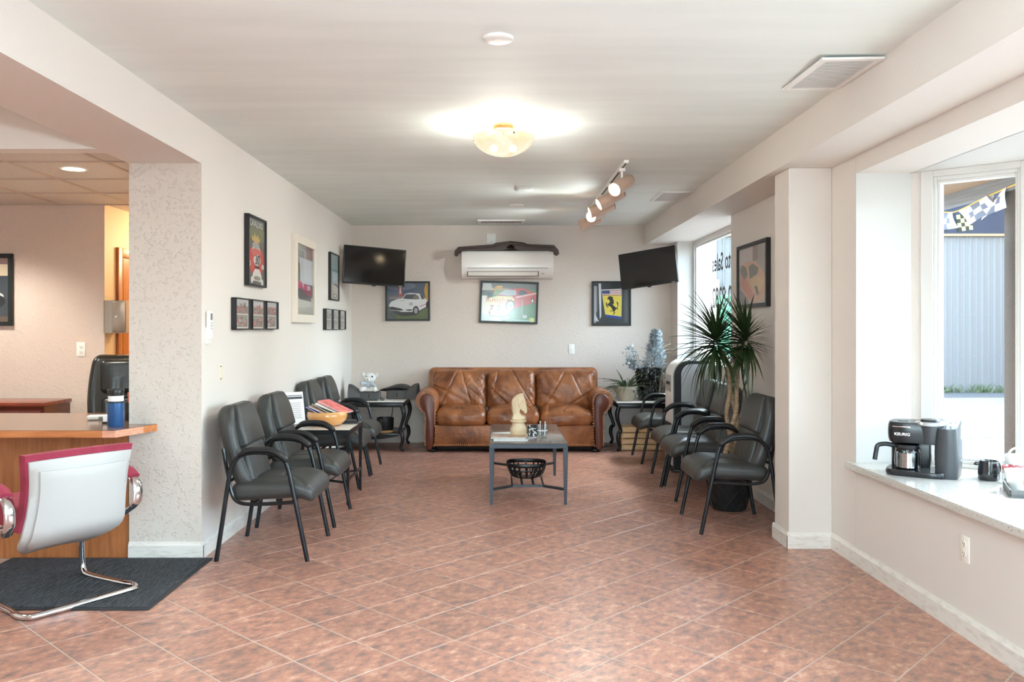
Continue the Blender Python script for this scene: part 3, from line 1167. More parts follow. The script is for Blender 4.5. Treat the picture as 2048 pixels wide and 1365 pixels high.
ch0 = make_chair('black leather armchair nearest the pilaster, first of the left row')
ch0.location = (-1.395, 5.295, 0)
dup(ch0, (-1.40, 6.14, 0), 0, 'black leather armchair between the nearest left chair and the glass side table')
dup(ch0, (-1.465, 7.56, 0), 0, 'black leather armchair just behind the glass side table with the bowl')
dup(ch0, (-1.46, 8.235, 0), 0, 'farthest black leather armchair on the left, next to the scroll-legged table')
dup(ch0, (1.605, 5.945, 0), PI, 'black leather armchair beside the square column, nearest on the right')
dup(ch0, (1.66, 7.02, 0), PI, 'black leather armchair just behind the tall potted plant on the right')
dup(ch0, (1.70, 7.69, 0), PI, 'black leather armchair standing against the silver portable air conditioner, camera side')
dup(ch0, (1.70, 8.865, 0), PI, 'black leather armchair in front of the wooden crate, farthest on the right')

# ------------------------------------------------------------------ coffee table
ctb = thing('coffee_table', 'low grey metal coffee table with wood-look top before the sofa', 'table', (.225, 7.25, 0))
m = MB()
m.box(-.30, .30, -.66, .66, .462, .478, bevel=.003)
m.build('table_top', M_DRIFT, ctb)
m = MB()
for a in ((-.305, .305, -.672, -.65), (-.305, .305, .65, .672), (-.305, -.285, -.65, .65), (.285, .305, -.65, .65)):
    m.box(a[0], a[1], a[2], a[3], .438, .476, bevel=.002, seg=1)
m.build('apron', M_FRAMEM, ctb)
for sx in (-1, 1):
    for sy in (-1, 1):
        m = MB()
        m.tube([(sx * .287, sy * .652, .44), (sx * .287, sy * .652, .2), (sx * .287, sy * .652, 0)], [.026, .021, .015], 4, up=(0, 1, 0))
        m.build('leg', M_FRAMEM, ctb)
m = MB()
for sy in (-1, 1):
    for sx in (-1, 1):
        m.tube([(sx * .28, sy * .645, .118), (sx * .12, sy * .50, .118)], .011, 4, r2=.014, up=(0, 0, 1))
    m.tube([(-.13, sy * .50, .118), (.13, sy * .50, .118)], .012, 4, r2=.014, up=(0, 0, 1))
for x in (-.125, .125):
    m.tube([(x, -.5, .118), (x, .5, .118)], .009, 4, up=(0, 0, 1))
m.build('stretcher_frame', M_FRAMEM, ctb)
for k in range(2):
    MB().box(-.055 + k * .09, -.035 + k * .09, -.5, .5, .116, .124).build('rack_slat', M_FRAMEM, ctb, smooth=0)
# basket on the rack
bk = thing('metal_basket', 'black openwork metal basket under the coffee table', 'basket', (.225, 7.1, .1265))
m = MB()
def sup(a, rx, ry):
    c, s_ = math.cos(a), math.sin(a)
    return (rx * math.copysign(abs(c) ** .7, c), ry * math.copysign(abs(s_) ** .7, s_))
N = 40
top = [(*sup(2 * PI * k / N, .165, .16), .115) for k in range(N)]
mid = [(*sup(2 * PI * k / N, .150, .145), .07) for k in range(N)]
m.tube(top, .004, 6, r2=.016, closed=True, up=(0, 0, 1))
m.tube(mid, .003, 6, r2=.008, closed=True, up=(0, 0, 1))
m.build('rim', M_BLKM, bk)
for k in range(22):
    a = 2 * PI * (k + .5) / 22
    pts = []
    for rx, z in ((.165, .115), (.155, .08), (.132, .03), (.09, .006), (.02, .005)):
        x, y = sup(a, rx, rx * .97)
        pts.append((x, y, z))
    MB().tube(catmull(pts, 3), .003, 4, r2=.009, up=(-math.sin(a), math.cos(a), 0)).build('strap', M_BLKM, bk)
MB().lathe([(0, .0), (.09, .0), (.095, .006), (0, .006)], 20).build('bottom_plate', M_BLKM, bk)

# chess knight statue
kn = thing('horse_statue', 'cream chess knight horse statue on the coffee table', 'statue', (.155, 6.98, .4785))
M_IV = mat('ivory_resin', (226, 210, 178), .45, rgb2=(206, 184, 146), nscale=9)
MB().lathe([(0, 0), (.078, 0), (.08, .012), (.074, .022), (.064, .03), (.068, .05), (.069, .068), (.058, .088), (.05, .105), (.052, .116), (.066, .124), (.068, .134), (.058, .142), (0, .146)], 32).build('pedestal', M_IV, kn)
# profile px (1441 zoom, 7.58/px) -> metres
KS = 1 / 7.58 / 243


def kpoly(kp):
    return [(p.x, p.y) for p in catmull([((x - 575) * KS, .142 + (490 - y) * KS, 0) for x, y in kp], 3, True)]


MB().pillow(kpoly([(480, 490), (488, 420), (478, 340), (468, 270), (480, 205), (505, 158), (560, 128), (615, 180), (622, 300), (604, 372), (640, 415), (684, 432), (686, 460), (672, 490)]), .082, .010, axis='y', n=5).build('neck', M_IV, kn)
MB().pillow(kpoly([(585, 122), (620, 116), (652, 124), (668, 155), (688, 225), (706, 312), (710, 368), (692, 400), (664, 398), (644, 366), (606, 330), (572, 292), (558, 230), (566, 160)]), .094, .010, axis='y', n=5).build('head', M_IV, kn)
m = MB()
mane = [(640, 118), (600, 130), (560, 150), (520, 185), (498, 240), (496, 310), (503, 380)]
for dx, dy in ((0, 0), (12, 12), (-10, -8)):
    m.tube(catmull([((x + dx - 575) * KS, -.03 - .001 * dx, .142 + (490 - y - dy) * KS) for x, y in mane], 4), .006, 6, r2=.009)
    m.tube(catmull([((x + dx - 575) * KS, .03 + .001 * dx, .142 + (490 - y - dy) * KS) for x, y in mane], 4), .006, 6, r2=.009)
m.build('mane', M_IV, kn)
m = MB()
for sy in (-1, 1):
    m.tube([((642 - 575) * KS, sy * .016, .142 + (490 - 125) * KS), ((650 - 575) * KS, sy * .02, .142 + (490 - 85) * KS)], [.009, .002], 6)
    m.sphere(((642 - 575) * KS, sy * .045, .142 + (490 - 205) * KS), .008, 10, 6)
    m.tube(catmull([((x - 575) * KS, sy * .043, .142 + (490 - y) * KS) for x, y in ((628, 190), (596, 250), (606, 310), (650, 350))], 4), .007, 6)
m.build('ears_and_face', M_IV, kn)

MAGS = 'magazines on the coffee table'
for k, (x, y, z, rz, wd, dp, c, lab) in enumerate(((.09, 6.80, .4785, -.02, .27, .21, (150, 150, 148), 'magazine at the bottom of the stack on the coffee table'),
                                    (.085, 6.815, .4865, .03, .27, .21, (232, 230, 226), 'white-edged magazine in the middle of the coffee table stack'),
                                    (.075, 6.83, .4965, -.05, .27, .21, (196, 168, 150), 'magazine on top of the coffee table stack'),
                                    (.215, 6.86, .4785, -.5, .09, .2, (225, 232, 236), 'glossy pale brochure leaning against the magazine stack'))):
    b = thing('magazine', lab, 'magazine', (x, y, z), rz, MAGS)
    MB().box(-wd / 2, wd / 2, -dp / 2, dp / 2, .0005, .0065).build('pages', M_PAPER, b, smooth=0)
    MB().box(-wd / 2 - .002, wd / 2 + .001, -dp / 2 - .001, dp / 2 + .001, .0066, .0078).build('cover', mat('cover_%d' % k, c, .25, rgb2=tuple(int(v * .75) for v in c), nscale=14), b, smooth=0)
pp = thing('paper_sheet', 'white folded paper behind the horse statue', 'paper', (.03, 7.18, .4785), 0)
MB().prism([(-.09, .03), (.13, -.06), (.17, .07), (.13, .11)], 0, .003, axis='z').build('sheet', M_PAPER, pp, smooth=0)
MB().prism([(-.088, .034), (.13, .02), (.15, .09), (.13, .105)], .004, .006, axis='z').build('fold', M_PAPER, pp, smooth=0)
tn = thing('tin_cup', 'black and white patterned cup beside the horse statue', 'cup', (.272, 7.0, .4785))
MB().lathe([(0, 0), (.04, 0), (.042, .01), (.043, .09), (.04, .09), (.039, .012), (0, .01)], 24).build('body', mat('speckled_black', (34, 36, 38), .35, rgb2=(210, 212, 214), nscale=60, ndetail=1, ramp=(.55, .58)), tn)
gj = thing('glass_holder', 'clear glass holder with pale sticks right of the patterned cup', 'jar', (.352, 6.97, .4785))
MB().lathe([(0, .003), (.036, .003), (.04, .01), (.04, .085), (.038, .085), (.037, .012), (0, .008)], 24).build('glass_body', M_GLASS, gj)
MB().lathe([(.041, .05), (.0415, .055), (.041, .06)], 24, caps=False).build('frost_ring', M_PAPER, gj)
for a in range(6):
    pe = MB().tube([(.02 * math.cos(a * 1.1), .02 * math.sin(a * 1.1), .012), (.03 * math.cos(a * 1.1), .03 * math.sin(a * 1.1), .105 + .012 * (a % 3))], .0042, 8)
    pe.build('pen', flat([(200, 205, 210), (60, 70, 80), (235, 235, 235)][a % 3]), gj)

# ------------------------------------------------------------------ glass side table, left row
st = thing('side_table', 'black metal side table with a pale glass top between left chairs', 'table', (-1.45, 6.885, 0))
MB().box(-.28, .285, -.30, .30, .575, .583, bevel=.002).build('glass_top', M_MARBLE, st)
m = MB()
for a in ((-.285, .29, -.31, -.285), (-.285, .29, .285, .31), (-.285, -.26, -.285, .285), (.265, .29, -.285, .285)):
    m.box(a[0], a[1], a[2], a[3], .545, .581, bevel=.002, seg=1)
m.build('apron', M_BLKM, st)
for sx in (-.27, .275):
    for sy in (-.295, .295):
        MB().tube([(sx, sy, .55), (sx, sy, 0)], [.02, .013], 4, up=(0, 1, 0)).build('leg', M_BLKM, st)
m = MB()
for sy in (-1, 1):
    for sx in (-.265, .27):
        m.tube([(sx, sy * .285, .17), (sx * .45, sy * .19, .17)], .01, 4, r2=.012, up=(0, 0, 1))
    m.tube([(-.12, sy * .19, .17), (.122, sy * .19, .17)], .01, 4, r2=.012, up=(0, 0, 1))
for x in (-.12, .122):
    m.tube([(x, -.19, .17), (x, .19, .17)], .008, 4, up=(0, 0, 1))
m.tube([(.275, -.28, .19), (.275, .28, .19)], .009, 4, r2=.014, up=(0, 0, 1))
m.build('stretcher_frame', M_BLKM, st)
for k in range(3):
    MB().box(-.07 + k * .06, -.05 + k * .06, -.19, .19, .168, .176).build('rack_slat', M_BLKM, st, smooth=0)
bw = thing('wooden_bowl', 'honey-coloured turned wooden bowl on the glass side table', 'bowl', (-1.39, 6.86, .5835))
m = MB()
pts = [(0, .0), (.075, 0), (.115, .014), (.15, .045), (.162, .08), (.158, .108), (.15, .118), (.144, .116), (.15, .09), (.145, .06), (.11, .028), (.06, .016), (0, .014)]
m.lathe([(r, z) for r, z in pts], 36, squash=(1, 1.0))
m.build('bowl_body', mat('maple_wood', (206, 142, 78), .22, rgb2=(232, 182, 118), nscale=4, stretch=(1, 1, 5), coat=.5), bw)
BM = 'magazines in the wooden bowl'
for k, (dx, c, lab) in enumerate(((0, (70, 72, 170), 'blue-covered magazine leaning lowest in the wooden bowl'), (.02, (180, 150, 130), 'tan magazine leaning in the wooden bowl above the blue one'), (.04, (90, 100, 70), 'olive-edged magazine leaning in the wooden bowl'), (.06, (236, 232, 222), 'cream magazine leaning in the wooden bowl under the red one'), (.08, (214, 120, 116), 'red and pink magazine on top in the wooden bowl'))):
    b = tag(bpy.data.objects.new('magazine', None), lab, 'magazine', BM)
    COL.objects.link(b)
    b.location = (-1.39 - .02 + .022 * k, 6.86 + .012 * k, .5835 + .101 + .0115 * k)
    b.rotation_euler = (Matrix.Rotation(math.radians(-20), 3, 'Z') @ Matrix.Rotation(math.radians(21), 3, 'Y') @ Matrix.Rotation(math.radians((-8, 6, -5, 12, 0)[k]), 3, 'Z')).to_euler()
    MB().box(-.135, .11, -.085, .085, -.003, .003).build('pages', M_PAPER, b, smooth=0)
    MB().box(-.137, .111, -.087, .087, .0031, .0045).box(-.137, .111, -.087, .087, -.0045, -.0031).build('cover', mat('bowl_cover_%d' % k, c, .25, rgb2=tuple(min(255, int(v * 1.25)) for v in c), nscale=16), b, smooth=0)
sg = thing('sign_holder', 'white tabletop sign with a dark heading strip beside the bowl', 'sign', (-1.60, 6.72, .5835), math.radians(38))
Ms = Matrix.Rotation(math.radians(-13), 4, 'X')
MB().box(-.075, .075, -.004, .004, 0.004, .285, M=Ms).build('panel', M_PAPER, sg, smooth=0)
m = MB()
m.box(-.066, .066, -.0048, -.004, .252, .258, M=Ms)
m.box(-.066, .066, -.0048, -.004, .228, .246, M=Ms)
m.build('heading_strip', flat((72, 74, 80)), sg, smooth=0)
m = MB()
for k in range(9):
    m.box(-.05 + .004 * (k % 3), .05 - .006 * (k % 2), -.0048, -.004, .075 + k * .015, .079 + k * .015, M=Ms)
m.build('small_print', flat((150, 150, 156)), sg, smooth=0)
MB().box(-.075, .075, -.0048, -.004, .004, .028, M=Ms).build('footer_strip', flat((150, 150, 150)), sg, smooth=0)
MB().box(-.078, .078, -.03, .07, 0, .004).build('base', M_GLASS, sg, smooth=0)
cl = thing('leather_coaster', 'dark square leather mat lying on the glass side table', 'mat', (-1.235, 7.055, .5835), .3)
MB().box(-.075, .075, -.075, .075, 0, .004, bevel=.001).build('pad', M_BLACK, cl)
MB().box(-.06, .06, .03, .06, .004, .016, bevel=.004).build('folded_edge', M_BLACK, cl)

# ------------------------------------------------------------------ cabriole-leg tables in both back corners


def cabriole(name, label, x0, x1, y0, y1, h, topm, shelf=True):
    t = thing(name, label, 'table', ((x0 + x1) / 2, (y0 + y1) / 2, 0))
    W, D = (x1 - x0) / 2, (y1 - y0) / 2
    MB().box(-W, W, -D, D, h - .012, h, bevel=.003).build('table_top', topm, t)
    m = MB()
    m.box(-W + .01, W - .01, -D + .01, D - .01, h - .07, h - .0125, bevel=.008)
    m.box(-W - .004, W + .004, -D - .004, D + .004, h - .028, h - .0125, bevel=.006)
    m.build('apron', M_BLKM, t)
    for sx in (-1, 1):
        for sy in (-1, 1):
            o = [(.0, h - .05, .026), (.022, h - .12, .026), (.02, h - .19, .022), (-.012, h * .48, .018), (-.018, h * .40, .02), (.004, .2, .022), (.012, .13, .021), (-.008, .06, .015), (.002, .022, .017), (.018, .014, .016)]
            P = catmull([(sx * (W - .03 + d), sy * (D - .03 + d * .5), z) for d, z, _ in o], 4)
            R = catmull([(r, 0, 0) for _, _, r in o], 4)
            MB().tube(P, [q.x for q in R], 10, up=(0, 1, 0)).build('leg', M_BLKM, t)
    if shelf:
        MB().box(-W + .05, W - .05, -D + .03, D - .03, .185, .2, bevel=.004).build('shelf', mat('black_lacquer', (46, 42, 38), .2), t)
        m = MB()
        pl = [(-W + .04, .19), (W - .04, .19), (W - .1, .165)] + [(W - .1 - (2 * W - .2) * k / 12, .165 - .028 * math.sin(PI * k / 12)) for k in range(1, 12)] + [(-W + .1, .165)]
        m.prism(pl, -D + .02, -D + .035, axis='y')
        m.build('shelf_apron', M_BLKM, t)
    return t


cabriole('corner_table', 'black scroll-legged table with white top in the left back corner', -1.745, -1.055, 9.40, 10.08, .563, M_MARBLE)
cabriole('corner_table', 'black scroll-legged table with white top right of the sofa', 1.30, 1.965, 9.42, 10.1, .55, M_MARBLE, False)

# dark moulded hoods on the left corner table
M_HOOD = mat('charcoal_moulded_plastic', (74, 72, 72), .55, bump=.08, bscale=200)


def hood(loc, rz, label, mir=1):
    t = thing('dashboard_hood', label, 'car part', loc, rz)
    m = MB()
    # closed front box
    m.cushion((.25, .16, .095), .016, 6, 3, lambda p: Vector((p.x, p.y * (1 - .2 * (p.z / .05)), p.z)), Matrix.Translation((0, -.02, .048)))
    m.build('front_box', M_HOOD, t)
    # flaring visor: open hood swept from the box side
    m = MB()
    sec = []
    for k in range(6):
        f = k / 5
        ring = []
        hgt = .10 + .075 * math.sin(PI * min(1, f * 1.0) * .5)
        for j in range(9):
            a = PI * j / 8
            ring.append((-mir * (.10 + .13 * f), -.02 + (.1 + .035 * f) * math.cos(a), .004 + hgt * math.sin(a) ** .7))
        sec.append(ring)
    for th in (0, -.008):
        vv = [[m.bm.verts.new((x, y * (1 + th * 4), max(.001, z + th))) for x, y, z in r] for r in sec]
        for A, B in zip(vv, vv[1:]):
            for j in range(8):
                m._face([A[j], A[j + 1], B[j + 1], B[j]])
        if th == 0:
            outer = vv
    for k in range(5):
        pass
    for j in range(8):
        m._face([outer[-1][j], outer[-1][j + 1], vv[-1][j + 1], vv[-1][j]])
    m.build('visor', M_HOOD, t)
    m = MB()
    m.box(-.006, .006, -.108, -.101, .02, .072, bevel=.002)
    m.build('slot', M_BLACK, t)
    return t


hood((-1.47, 9.62, .5635), .06, 'charcoal moulded plastic hood under the white plush toy', 1)
h2 = hood((-1.16, 9.78, .5635), -.06, 'charcoal moulded plastic hood nearest the sofa arm', -1)
MB().pillow([(p.x, p.y) for p in catmull([(-.22, .10, 0), (-.12, .13, 0), (-.02, .16, 0), (.08, .155, 0), (.15, .11, 0), (.17, .06, 0), (.1, .095, 0), (-.05, .11, 0), (-.2, .08, 0)], 3, True)], .2, .02, axis='y', c=.06).build('cover', mat('charcoal_cover', (58, 54, 52), .6), h2)
# plush toy
pt = thing('plush_toy', 'small white and grey plush bear sitting on the dark hood', 'toy', (-1.475, 9.60, .662))
M_PL = mat('white_plush', (232, 230, 226), .95, bump=.5, bscale=150)
M_PLG = mat('grey_plush', (186, 192, 200), .95, bump=.5, bscale=150)
MB().sphere((0, .01, .06), .06, 16, 10, sc=(1, .85, 1.05)).build('body', M_PLG, pt)
MB().sphere((.012, -.005, .15), .062, 18, 12, sc=(1.12, .95, .92)).sphere((.0, -.06, .135), .024, 12, 8).build('head', M_PL, pt)
MB().sphere((-.065, .005, .185), .026, 12, 8, sc=(.8, .5, 1)).build('ear', M_PL, pt)
MB().sphere((.085, .01, .178), .024, 12, 8, sc=(.8, .5, 1)).build('ear', M_PL, pt)
for x, z, r in ((-.02, .168, .007), (.046, .165, .010)):
    MB().sphere((x, -.056, z), r, 10, 7).build('eye', M_BLACK, pt)
MB().sphere((.0, -.083, .137), .009, 10, 7).build('nose', mat('tan_nose', (190, 150, 120), .6), pt)
for x0, x1, z1 in ((-.05, -.075, .09), (.05, .075, .05)):
    MB().tube([(x0 * .6, -.02, .09), (x1, -.05, z1)], [.022, .02], 10).sphere((x1, -.052, z1), .021, 10, 7).build('paw', M_PLG, pt)
for x in (-.045, .05):
    MB().tube([(x * .5, 0, .03), (x * 1.6, -.07, .022)], [.028, .026], 10).sphere((x * 1.6, -.072, .022), .026, 10, 7).build('leg', M_PL, pt)
MB().lathe([(0, 0), (.1, .0), (.108, .004), (.06, .03), (0, .04)], 20, squash=(1.0, .75)).build('skirt', M_PL, pt)
pn = thing('pen', 'dark pen lying on the front edge of the left corner table', 'pen', (-1.42, 9.46, .5635), .1)
MB().tube([(-.07, 0, .006), (.05, 0, .006), (.075, 0, .005)], [.0055, .006, .002], 8).build('barrel', M_BLACK, pn)
MB().tube([(-.07, .005, .009), (-.03, .005, .011)], .0018, 6).build('clip', M_CHROME, pn)
kb = thing('key_fob', 'small grey knob lying between the two dark hoods', 'fob', (-1.305, 9.47, .5635))
MB().sphere((0, 0, .016), .022, 14, 9, sc=(1.3, .9, .7)).build('knob', M_HOOD, kb)
MB().tube([(-.025, 0, .006), (-.12, .02, .006)], .004, 6).build('stem', M_PAPER, kb)
po = thing('plant_pot', 'black round pot on a light wooden saucer, left corner table shelf', 'pot', (-1.29, 9.60, .2))
MB().lathe([(0, .022), (.086, .022), (.094, .04), (.097, .16), (.09, .163), (.087, .15), (.084, .05), (0, .04)], 28).build('pot_body', mat('matte_black_ceramic', (26, 27, 28), .4), po)
MB().lathe([(0, 0), (.088, 0), (.094, .01), (.096, .024), (.086, .02), (0, .018)], 28).build('saucer', mat('bamboo', (206, 160, 104), .5), po)
cd = catmull([(-1.235, 9.72, .36), (-1.23, 9.78, .42), (-1.23, 9.8, .5), (-1.23, 9.82, .56)], 4)
MB().tube([(p.x + 1.29, p.y - 9.60, p.z - .2) for p in cd], .004, 6).build('hanger_cord', M_BLACK, po)

# right corner table: pots
al = thing('potted_aloe', 'spiky aloe in a pale clay pot beside the sofa arm', 'potted plant', (1.43, 9.62, .5505))
MB().lathe([(0, 0), (.082, 0), (.09, .01), (.126, .125), (.132, .128), (.138, .165), (.128, .166), (.122, .13), (0, .13)], 28).build('pot', M_TERRA, al)
MB().lathe([(0, .14), (.124, .14)], 24).build('soil', mat('soil', (60, 48, 38), .95), al)


def leaf_mesh(L, wd, droop, mname, m, thick=.003, curl=0, n=7):
    """strap leaf growing along +x from the origin, drooping to -z"""
    mb = MB()
    rows = []
    for k in range(n + 1):
        f = k / n
        w_ = wd * (.55 + .45 * min(1, f * 4)) * (1 - f ** 2.2) + .0006
        x = L * f * (1 - .18 * droop * f)
        z = -droop * L * f * f * .8
        rows.append([mb.bm.verts.new((x, -w_, z + w_ * .35)), mb.bm.verts.new((x, 0, z - thick)), mb.bm.verts.new((x, w_, z + w_ * .35)), mb.bm.verts.new((x, 0, z + thick * .2))])
    for A, B in zip(rows, rows[1:]):
        for j in range(4):
            mb._face([A[j], A[(j + 1) % 4], B[(j + 1) % 4], B[j]])
    mb._face(rows[0][::-1])
    mb._face(rows[-1])
    return mb.mesh(mname, m, 60)


random.seed(3)
for k in range(34):
    a = random.uniform(0, 2 * PI)
    el = random.uniform(.2, 1.2)
    L = random.uniform(.16, .34)
    if k < 4:
        a, el, L = (PI, PI - .4, PI + .5, PI + .15)[k], (.35, .95, .5, .15)[k], (.33, .34, .28, .3)[k]
    me = leaf_mesh(L, .011, random.uniform(.3, 1.0), 'leaf', M_GREEN, .006)
    o = bpy.data.objects.new('leaf', me)
    o.location = (.03 * math.cos(a), .03 * math.sin(a), .14)
    o.rotation_euler = (0, -el, a)
    o.parent = al
    COL.objects.link(o)
m = MB()
for k in range(26):
    a = random.uniform(-1.2, 1.4)
    r = random.uniform(.06, .17)
    z = random.uniform(.04, .26)
    for j in range(2):
        c = Vector((r * math.cos(a), r * math.sin(a) * .6 - .08, z)) + Vector((random.gauss(0, .012), random.gauss(0, .012), random.gauss(0, .012)))
        d = Vector((random.gauss(0, 1), random.gauss(0, 1), random.gauss(0, 1))).normalized()
        e = d.cross(Vector((0, 0, 1))).normalized()
        vs = [m.bm.verts.new(c + d * .016 * x + e * .007 * y) for x, y in ((-1, 0), (0, -1), (1, 0), (0, 1))]
        m._face(vs)
o = m.build('trailing_leaves', M_GREEN, al)
o['kind'] = 'stuff'

pl = thing('potted_dusty_plant', 'black planter of silvery blue foliage on the right corner table', 'potted plant', (1.70, 9.72, .5505))
MB().lathe([(0, 0), (.10, 0), (.108, .01), (.155, .34), (.163, .345), (.163, .365), (.15, .365), (.145, .33), (0, .33)], 28).build('planter', mat('gloss_black_pot', (18, 19, 21), .25), pl)
random.seed(11)
m = MB()
m2 = MB()
stems = MB()
def leafq(mb, c, d, L, w_):
    e = d.cross(Vector((.3, .2, 1)))
    e = e.normalized() if e.length > 1e-6 else Vector((1, 0, 0))
    nn = d.cross(e)
    vs = [mb.bm.verts.new(c + d * L * x + e * w_ * y + nn * w_ * zz) for x, y, zz in ((-.6, 0, 0), (0, -1, .35), (.6, 0, 0), (0, 1, .35))]
    mb._face([vs[0], vs[1], vs[2]])
    mb._face([vs[0], vs[2], vs[3]])
for k in range(760):      # the silver-blue plume
    z = random.random() ** .8
    rr = .105 * (1 - z * .7) * (.6 + .9 * random.random())
    a = random.uniform(0, 2 * PI)
    c = Vector((.07 + rr * math.cos(a) + .02 * z, rr * math.sin(a), .36 + .44 * z))
    leafq(m, c, Vector((math.cos(a), math.sin(a), random.uniform(-.2, 1.2))).normalized(), .046, .015)
for k in range(4):
    a = random.uniform(0, 2 * PI)
    stems.tube([(.04, 0, .33), (.06 + .02 * math.cos(a), .02 * math.sin(a), .5), (.08 + .04 * math.cos(a), .04 * math.sin(a), .75)], .004, 5)
for k in range(240):      # small lilac spray on the left
    z = random.random()
    c = Vector((-.13 - .09 * z + random.gauss(0, .035), random.gauss(0, .03) - .02, .34 + .26 * z * random.random() + .08 * z))
    leafq(m, c, Vector((random.gauss(-.3, 1), random.gauss(0, 1), random.gauss(.6, 1))).normalized(), .04, .012)
for k in range(4):
    stems.tube([(-.05, -.02, .33), (-.10 - .025 * k, -.02 - .02 * k, .42), (-.12 - .03 * k, -.03, .50 + .03 * (k % 3))], .002, 5)
o = m.build('silver_foliage', mat('silver_blue_leaf', (158, 166, 170), .6, rgb2=(196, 202, 206), nscale=20), pl)
o['kind'] = 'stuff'
for k in range(230):      # vines trailing down the pot
    a = random.choice([random.gauss(-.55, .35), random.gauss(-2.2, .3), random.gauss(-1.3, .5)])
    z = random.uniform(-.0, .36)
    rr = .115 + .06 * z / .36 + random.uniform(.008, .05)
    c = Vector((rr * math.cos(a), rr * math.sin(a), max(.02, z)))
    leafq(m2, c, Vector((random.gauss(0, 1), random.gauss(0, .4), random.gauss(-.3, 1))).normalized(), .036, .009)
o = m2.build('trailing_vines', mat('grey_green_leaf', (120, 128, 116), .5, rgb2=(66, 74, 60), nscale=25), pl)
o['kind'] = 'stuff'
for k in range(6):
    a = -1.3 + .45 * k
    stems.tube(catmull([(.13 * math.cos(a), .13 * math.sin(a), .355), (.19 * math.cos(a), .19 * math.sin(a), .33), (.2 * math.cos(a), .2 * math.sin(a), .2), (.18 * math.cos(a + .1), .18 * math.sin(a + .1), .06)], 4), .003, 5)
stems.build('stems', mat('stem_brown', (90, 80, 66), .7), pl)
for k in range(9):
    a, el, L = random.uniform(-.6, 1.2), random.uniform(.3, 1.1), random.uniform(.16, .28)
    if k > 6:
        a, el = PI - .2, .7
    o = bpy.data.objects.new('grass_blade', leaf_mesh(L, .006, .35, 'grass_blade', mat('straw', (206, 200, 172), .6), .001))
    o.location = (.08, 0, .52)
    o.rotation_euler = (0, -el, a)
    o.parent = pl
    COL.objects.link(o)
cr = thing('wooden_crate', 'slatted pine crate under the right corner table', 'crate', (1.60, 9.66, 0))
for sy in (-1, 1):
    for k in range(4):
        MB().box(-.235, .235, sy * .135 - .007, sy * .135 + .007, .008 + k * .066, .062 + k * .066, bevel=.002, seg=1).build('slat', M_WOODC, cr)
for sx in (-1, 1):
    MB().box(sx * .222 - .009, sx * .222 + .009, -.127, .127, .004, .265, bevel=.002, seg=1).build('end_board', M_WOODC, cr)
MB().box(-.212, .212, -.127, .127, .004, .014).build('bottom_board', M_WOODC, cr, smooth=0)
m = MB()
for sy in (-1,):
    for k in range(4):
        for sx in (-.222, .222):
            for dz in (.02, .045):
                m.lathe([(.004, 0), (0, .002)], 6, M=Matrix.Translation((sx, sy * .142, .008 + k * .066 + dz)) @ Matrix.Rotation(PI / 2, 4, 'X'))
o = m.build('nails', M_STEEL, cr)
o['kind'] = 'stuff'
for k, (x, y, r) in enumerate(((-.1, -.04, .07), (.03, .0, .08), (.14, -.02, .06))):
    pass

# ------------------------------------------------------------------ portable air conditioner
pa = thing('portable_air_conditioner', 'tall silver and black portable air conditioner with a rounded front edge', 'air conditioner', (1.835, 8.27, 0))
M_SIL = mat('silver_plastic', (170, 172, 174), .35, metal=.25)
prof = [(.19, .03), (.19, 1.06), (-.04, 1.06)] + [(-.04 + .15 * math.cos(PI / 2 + k * PI / 2 / 8), .91 + .15 * math.sin(PI / 2 + k * PI / 2 / 8)) for k in range(1, 9)] + [(-.19, .03)]
MB().prism([(x * .92, z) for x, z in prof], -.2, .2, axis='y').build('case', M_BLACK, pa)
ip = [(.185, .06), (.185, 1.03), (-.02, 1.03)] + [(-.02 + .1 * math.cos(PI / 2 + k * PI / 2 / 6), .93 + .1 * math.sin(PI / 2 + k * PI / 2 / 6)) for k in range(1, 7)] + [(-.12, .06)]
MB().prism([(x * .92, z) for x, z in ip], -.208, -.2005, axis='y').build('side_panel', M_SIL, pa)
sp = [(-.192, .05), (-.205, .07), (-.205, .9)] + [(-.04 + .165 * math.cos(PI - k * PI / 2 / 8), .905 + .165 * math.sin(PI - k * PI / 2 / 8)) for k in range(0, 8)] + [(-.05, 1.062)] + [(-.04 + .15 * math.cos(PI / 2 + k * PI / 2 / 8), .91 + .15 * math.sin(PI / 2 + k * PI / 2 / 8)) for k in range(0, 9)]
MB().prism([(x * .92, z) for x, z in sp], -.15, .165, axis='y').build('front_shell', M_WHITE, pa)
MB().box(-.196, -.189, -.13, .13, .34, .46, bevel=.002).build('dark_inlet', M_BLACK, pa)
MB().box(-.193, -.189, -.12, .12, .76, .92, bevel=.001).build('control_panel', M_SIL, pa)
for k in range(3):
    MB().lathe([(.016, 0), (.016, .006), (0, .008)], 14, M=Matrix.Translation((-.193, -.06 + .06 * k, .84)) @ Matrix.Rotation(-PI / 2, 4, 'Y')).build('knob', M_BLACK, pa)
MB().box(-.19, .18, -.21, .21, .0, .03, bevel=.012).build('base', M_BLACK, pa)

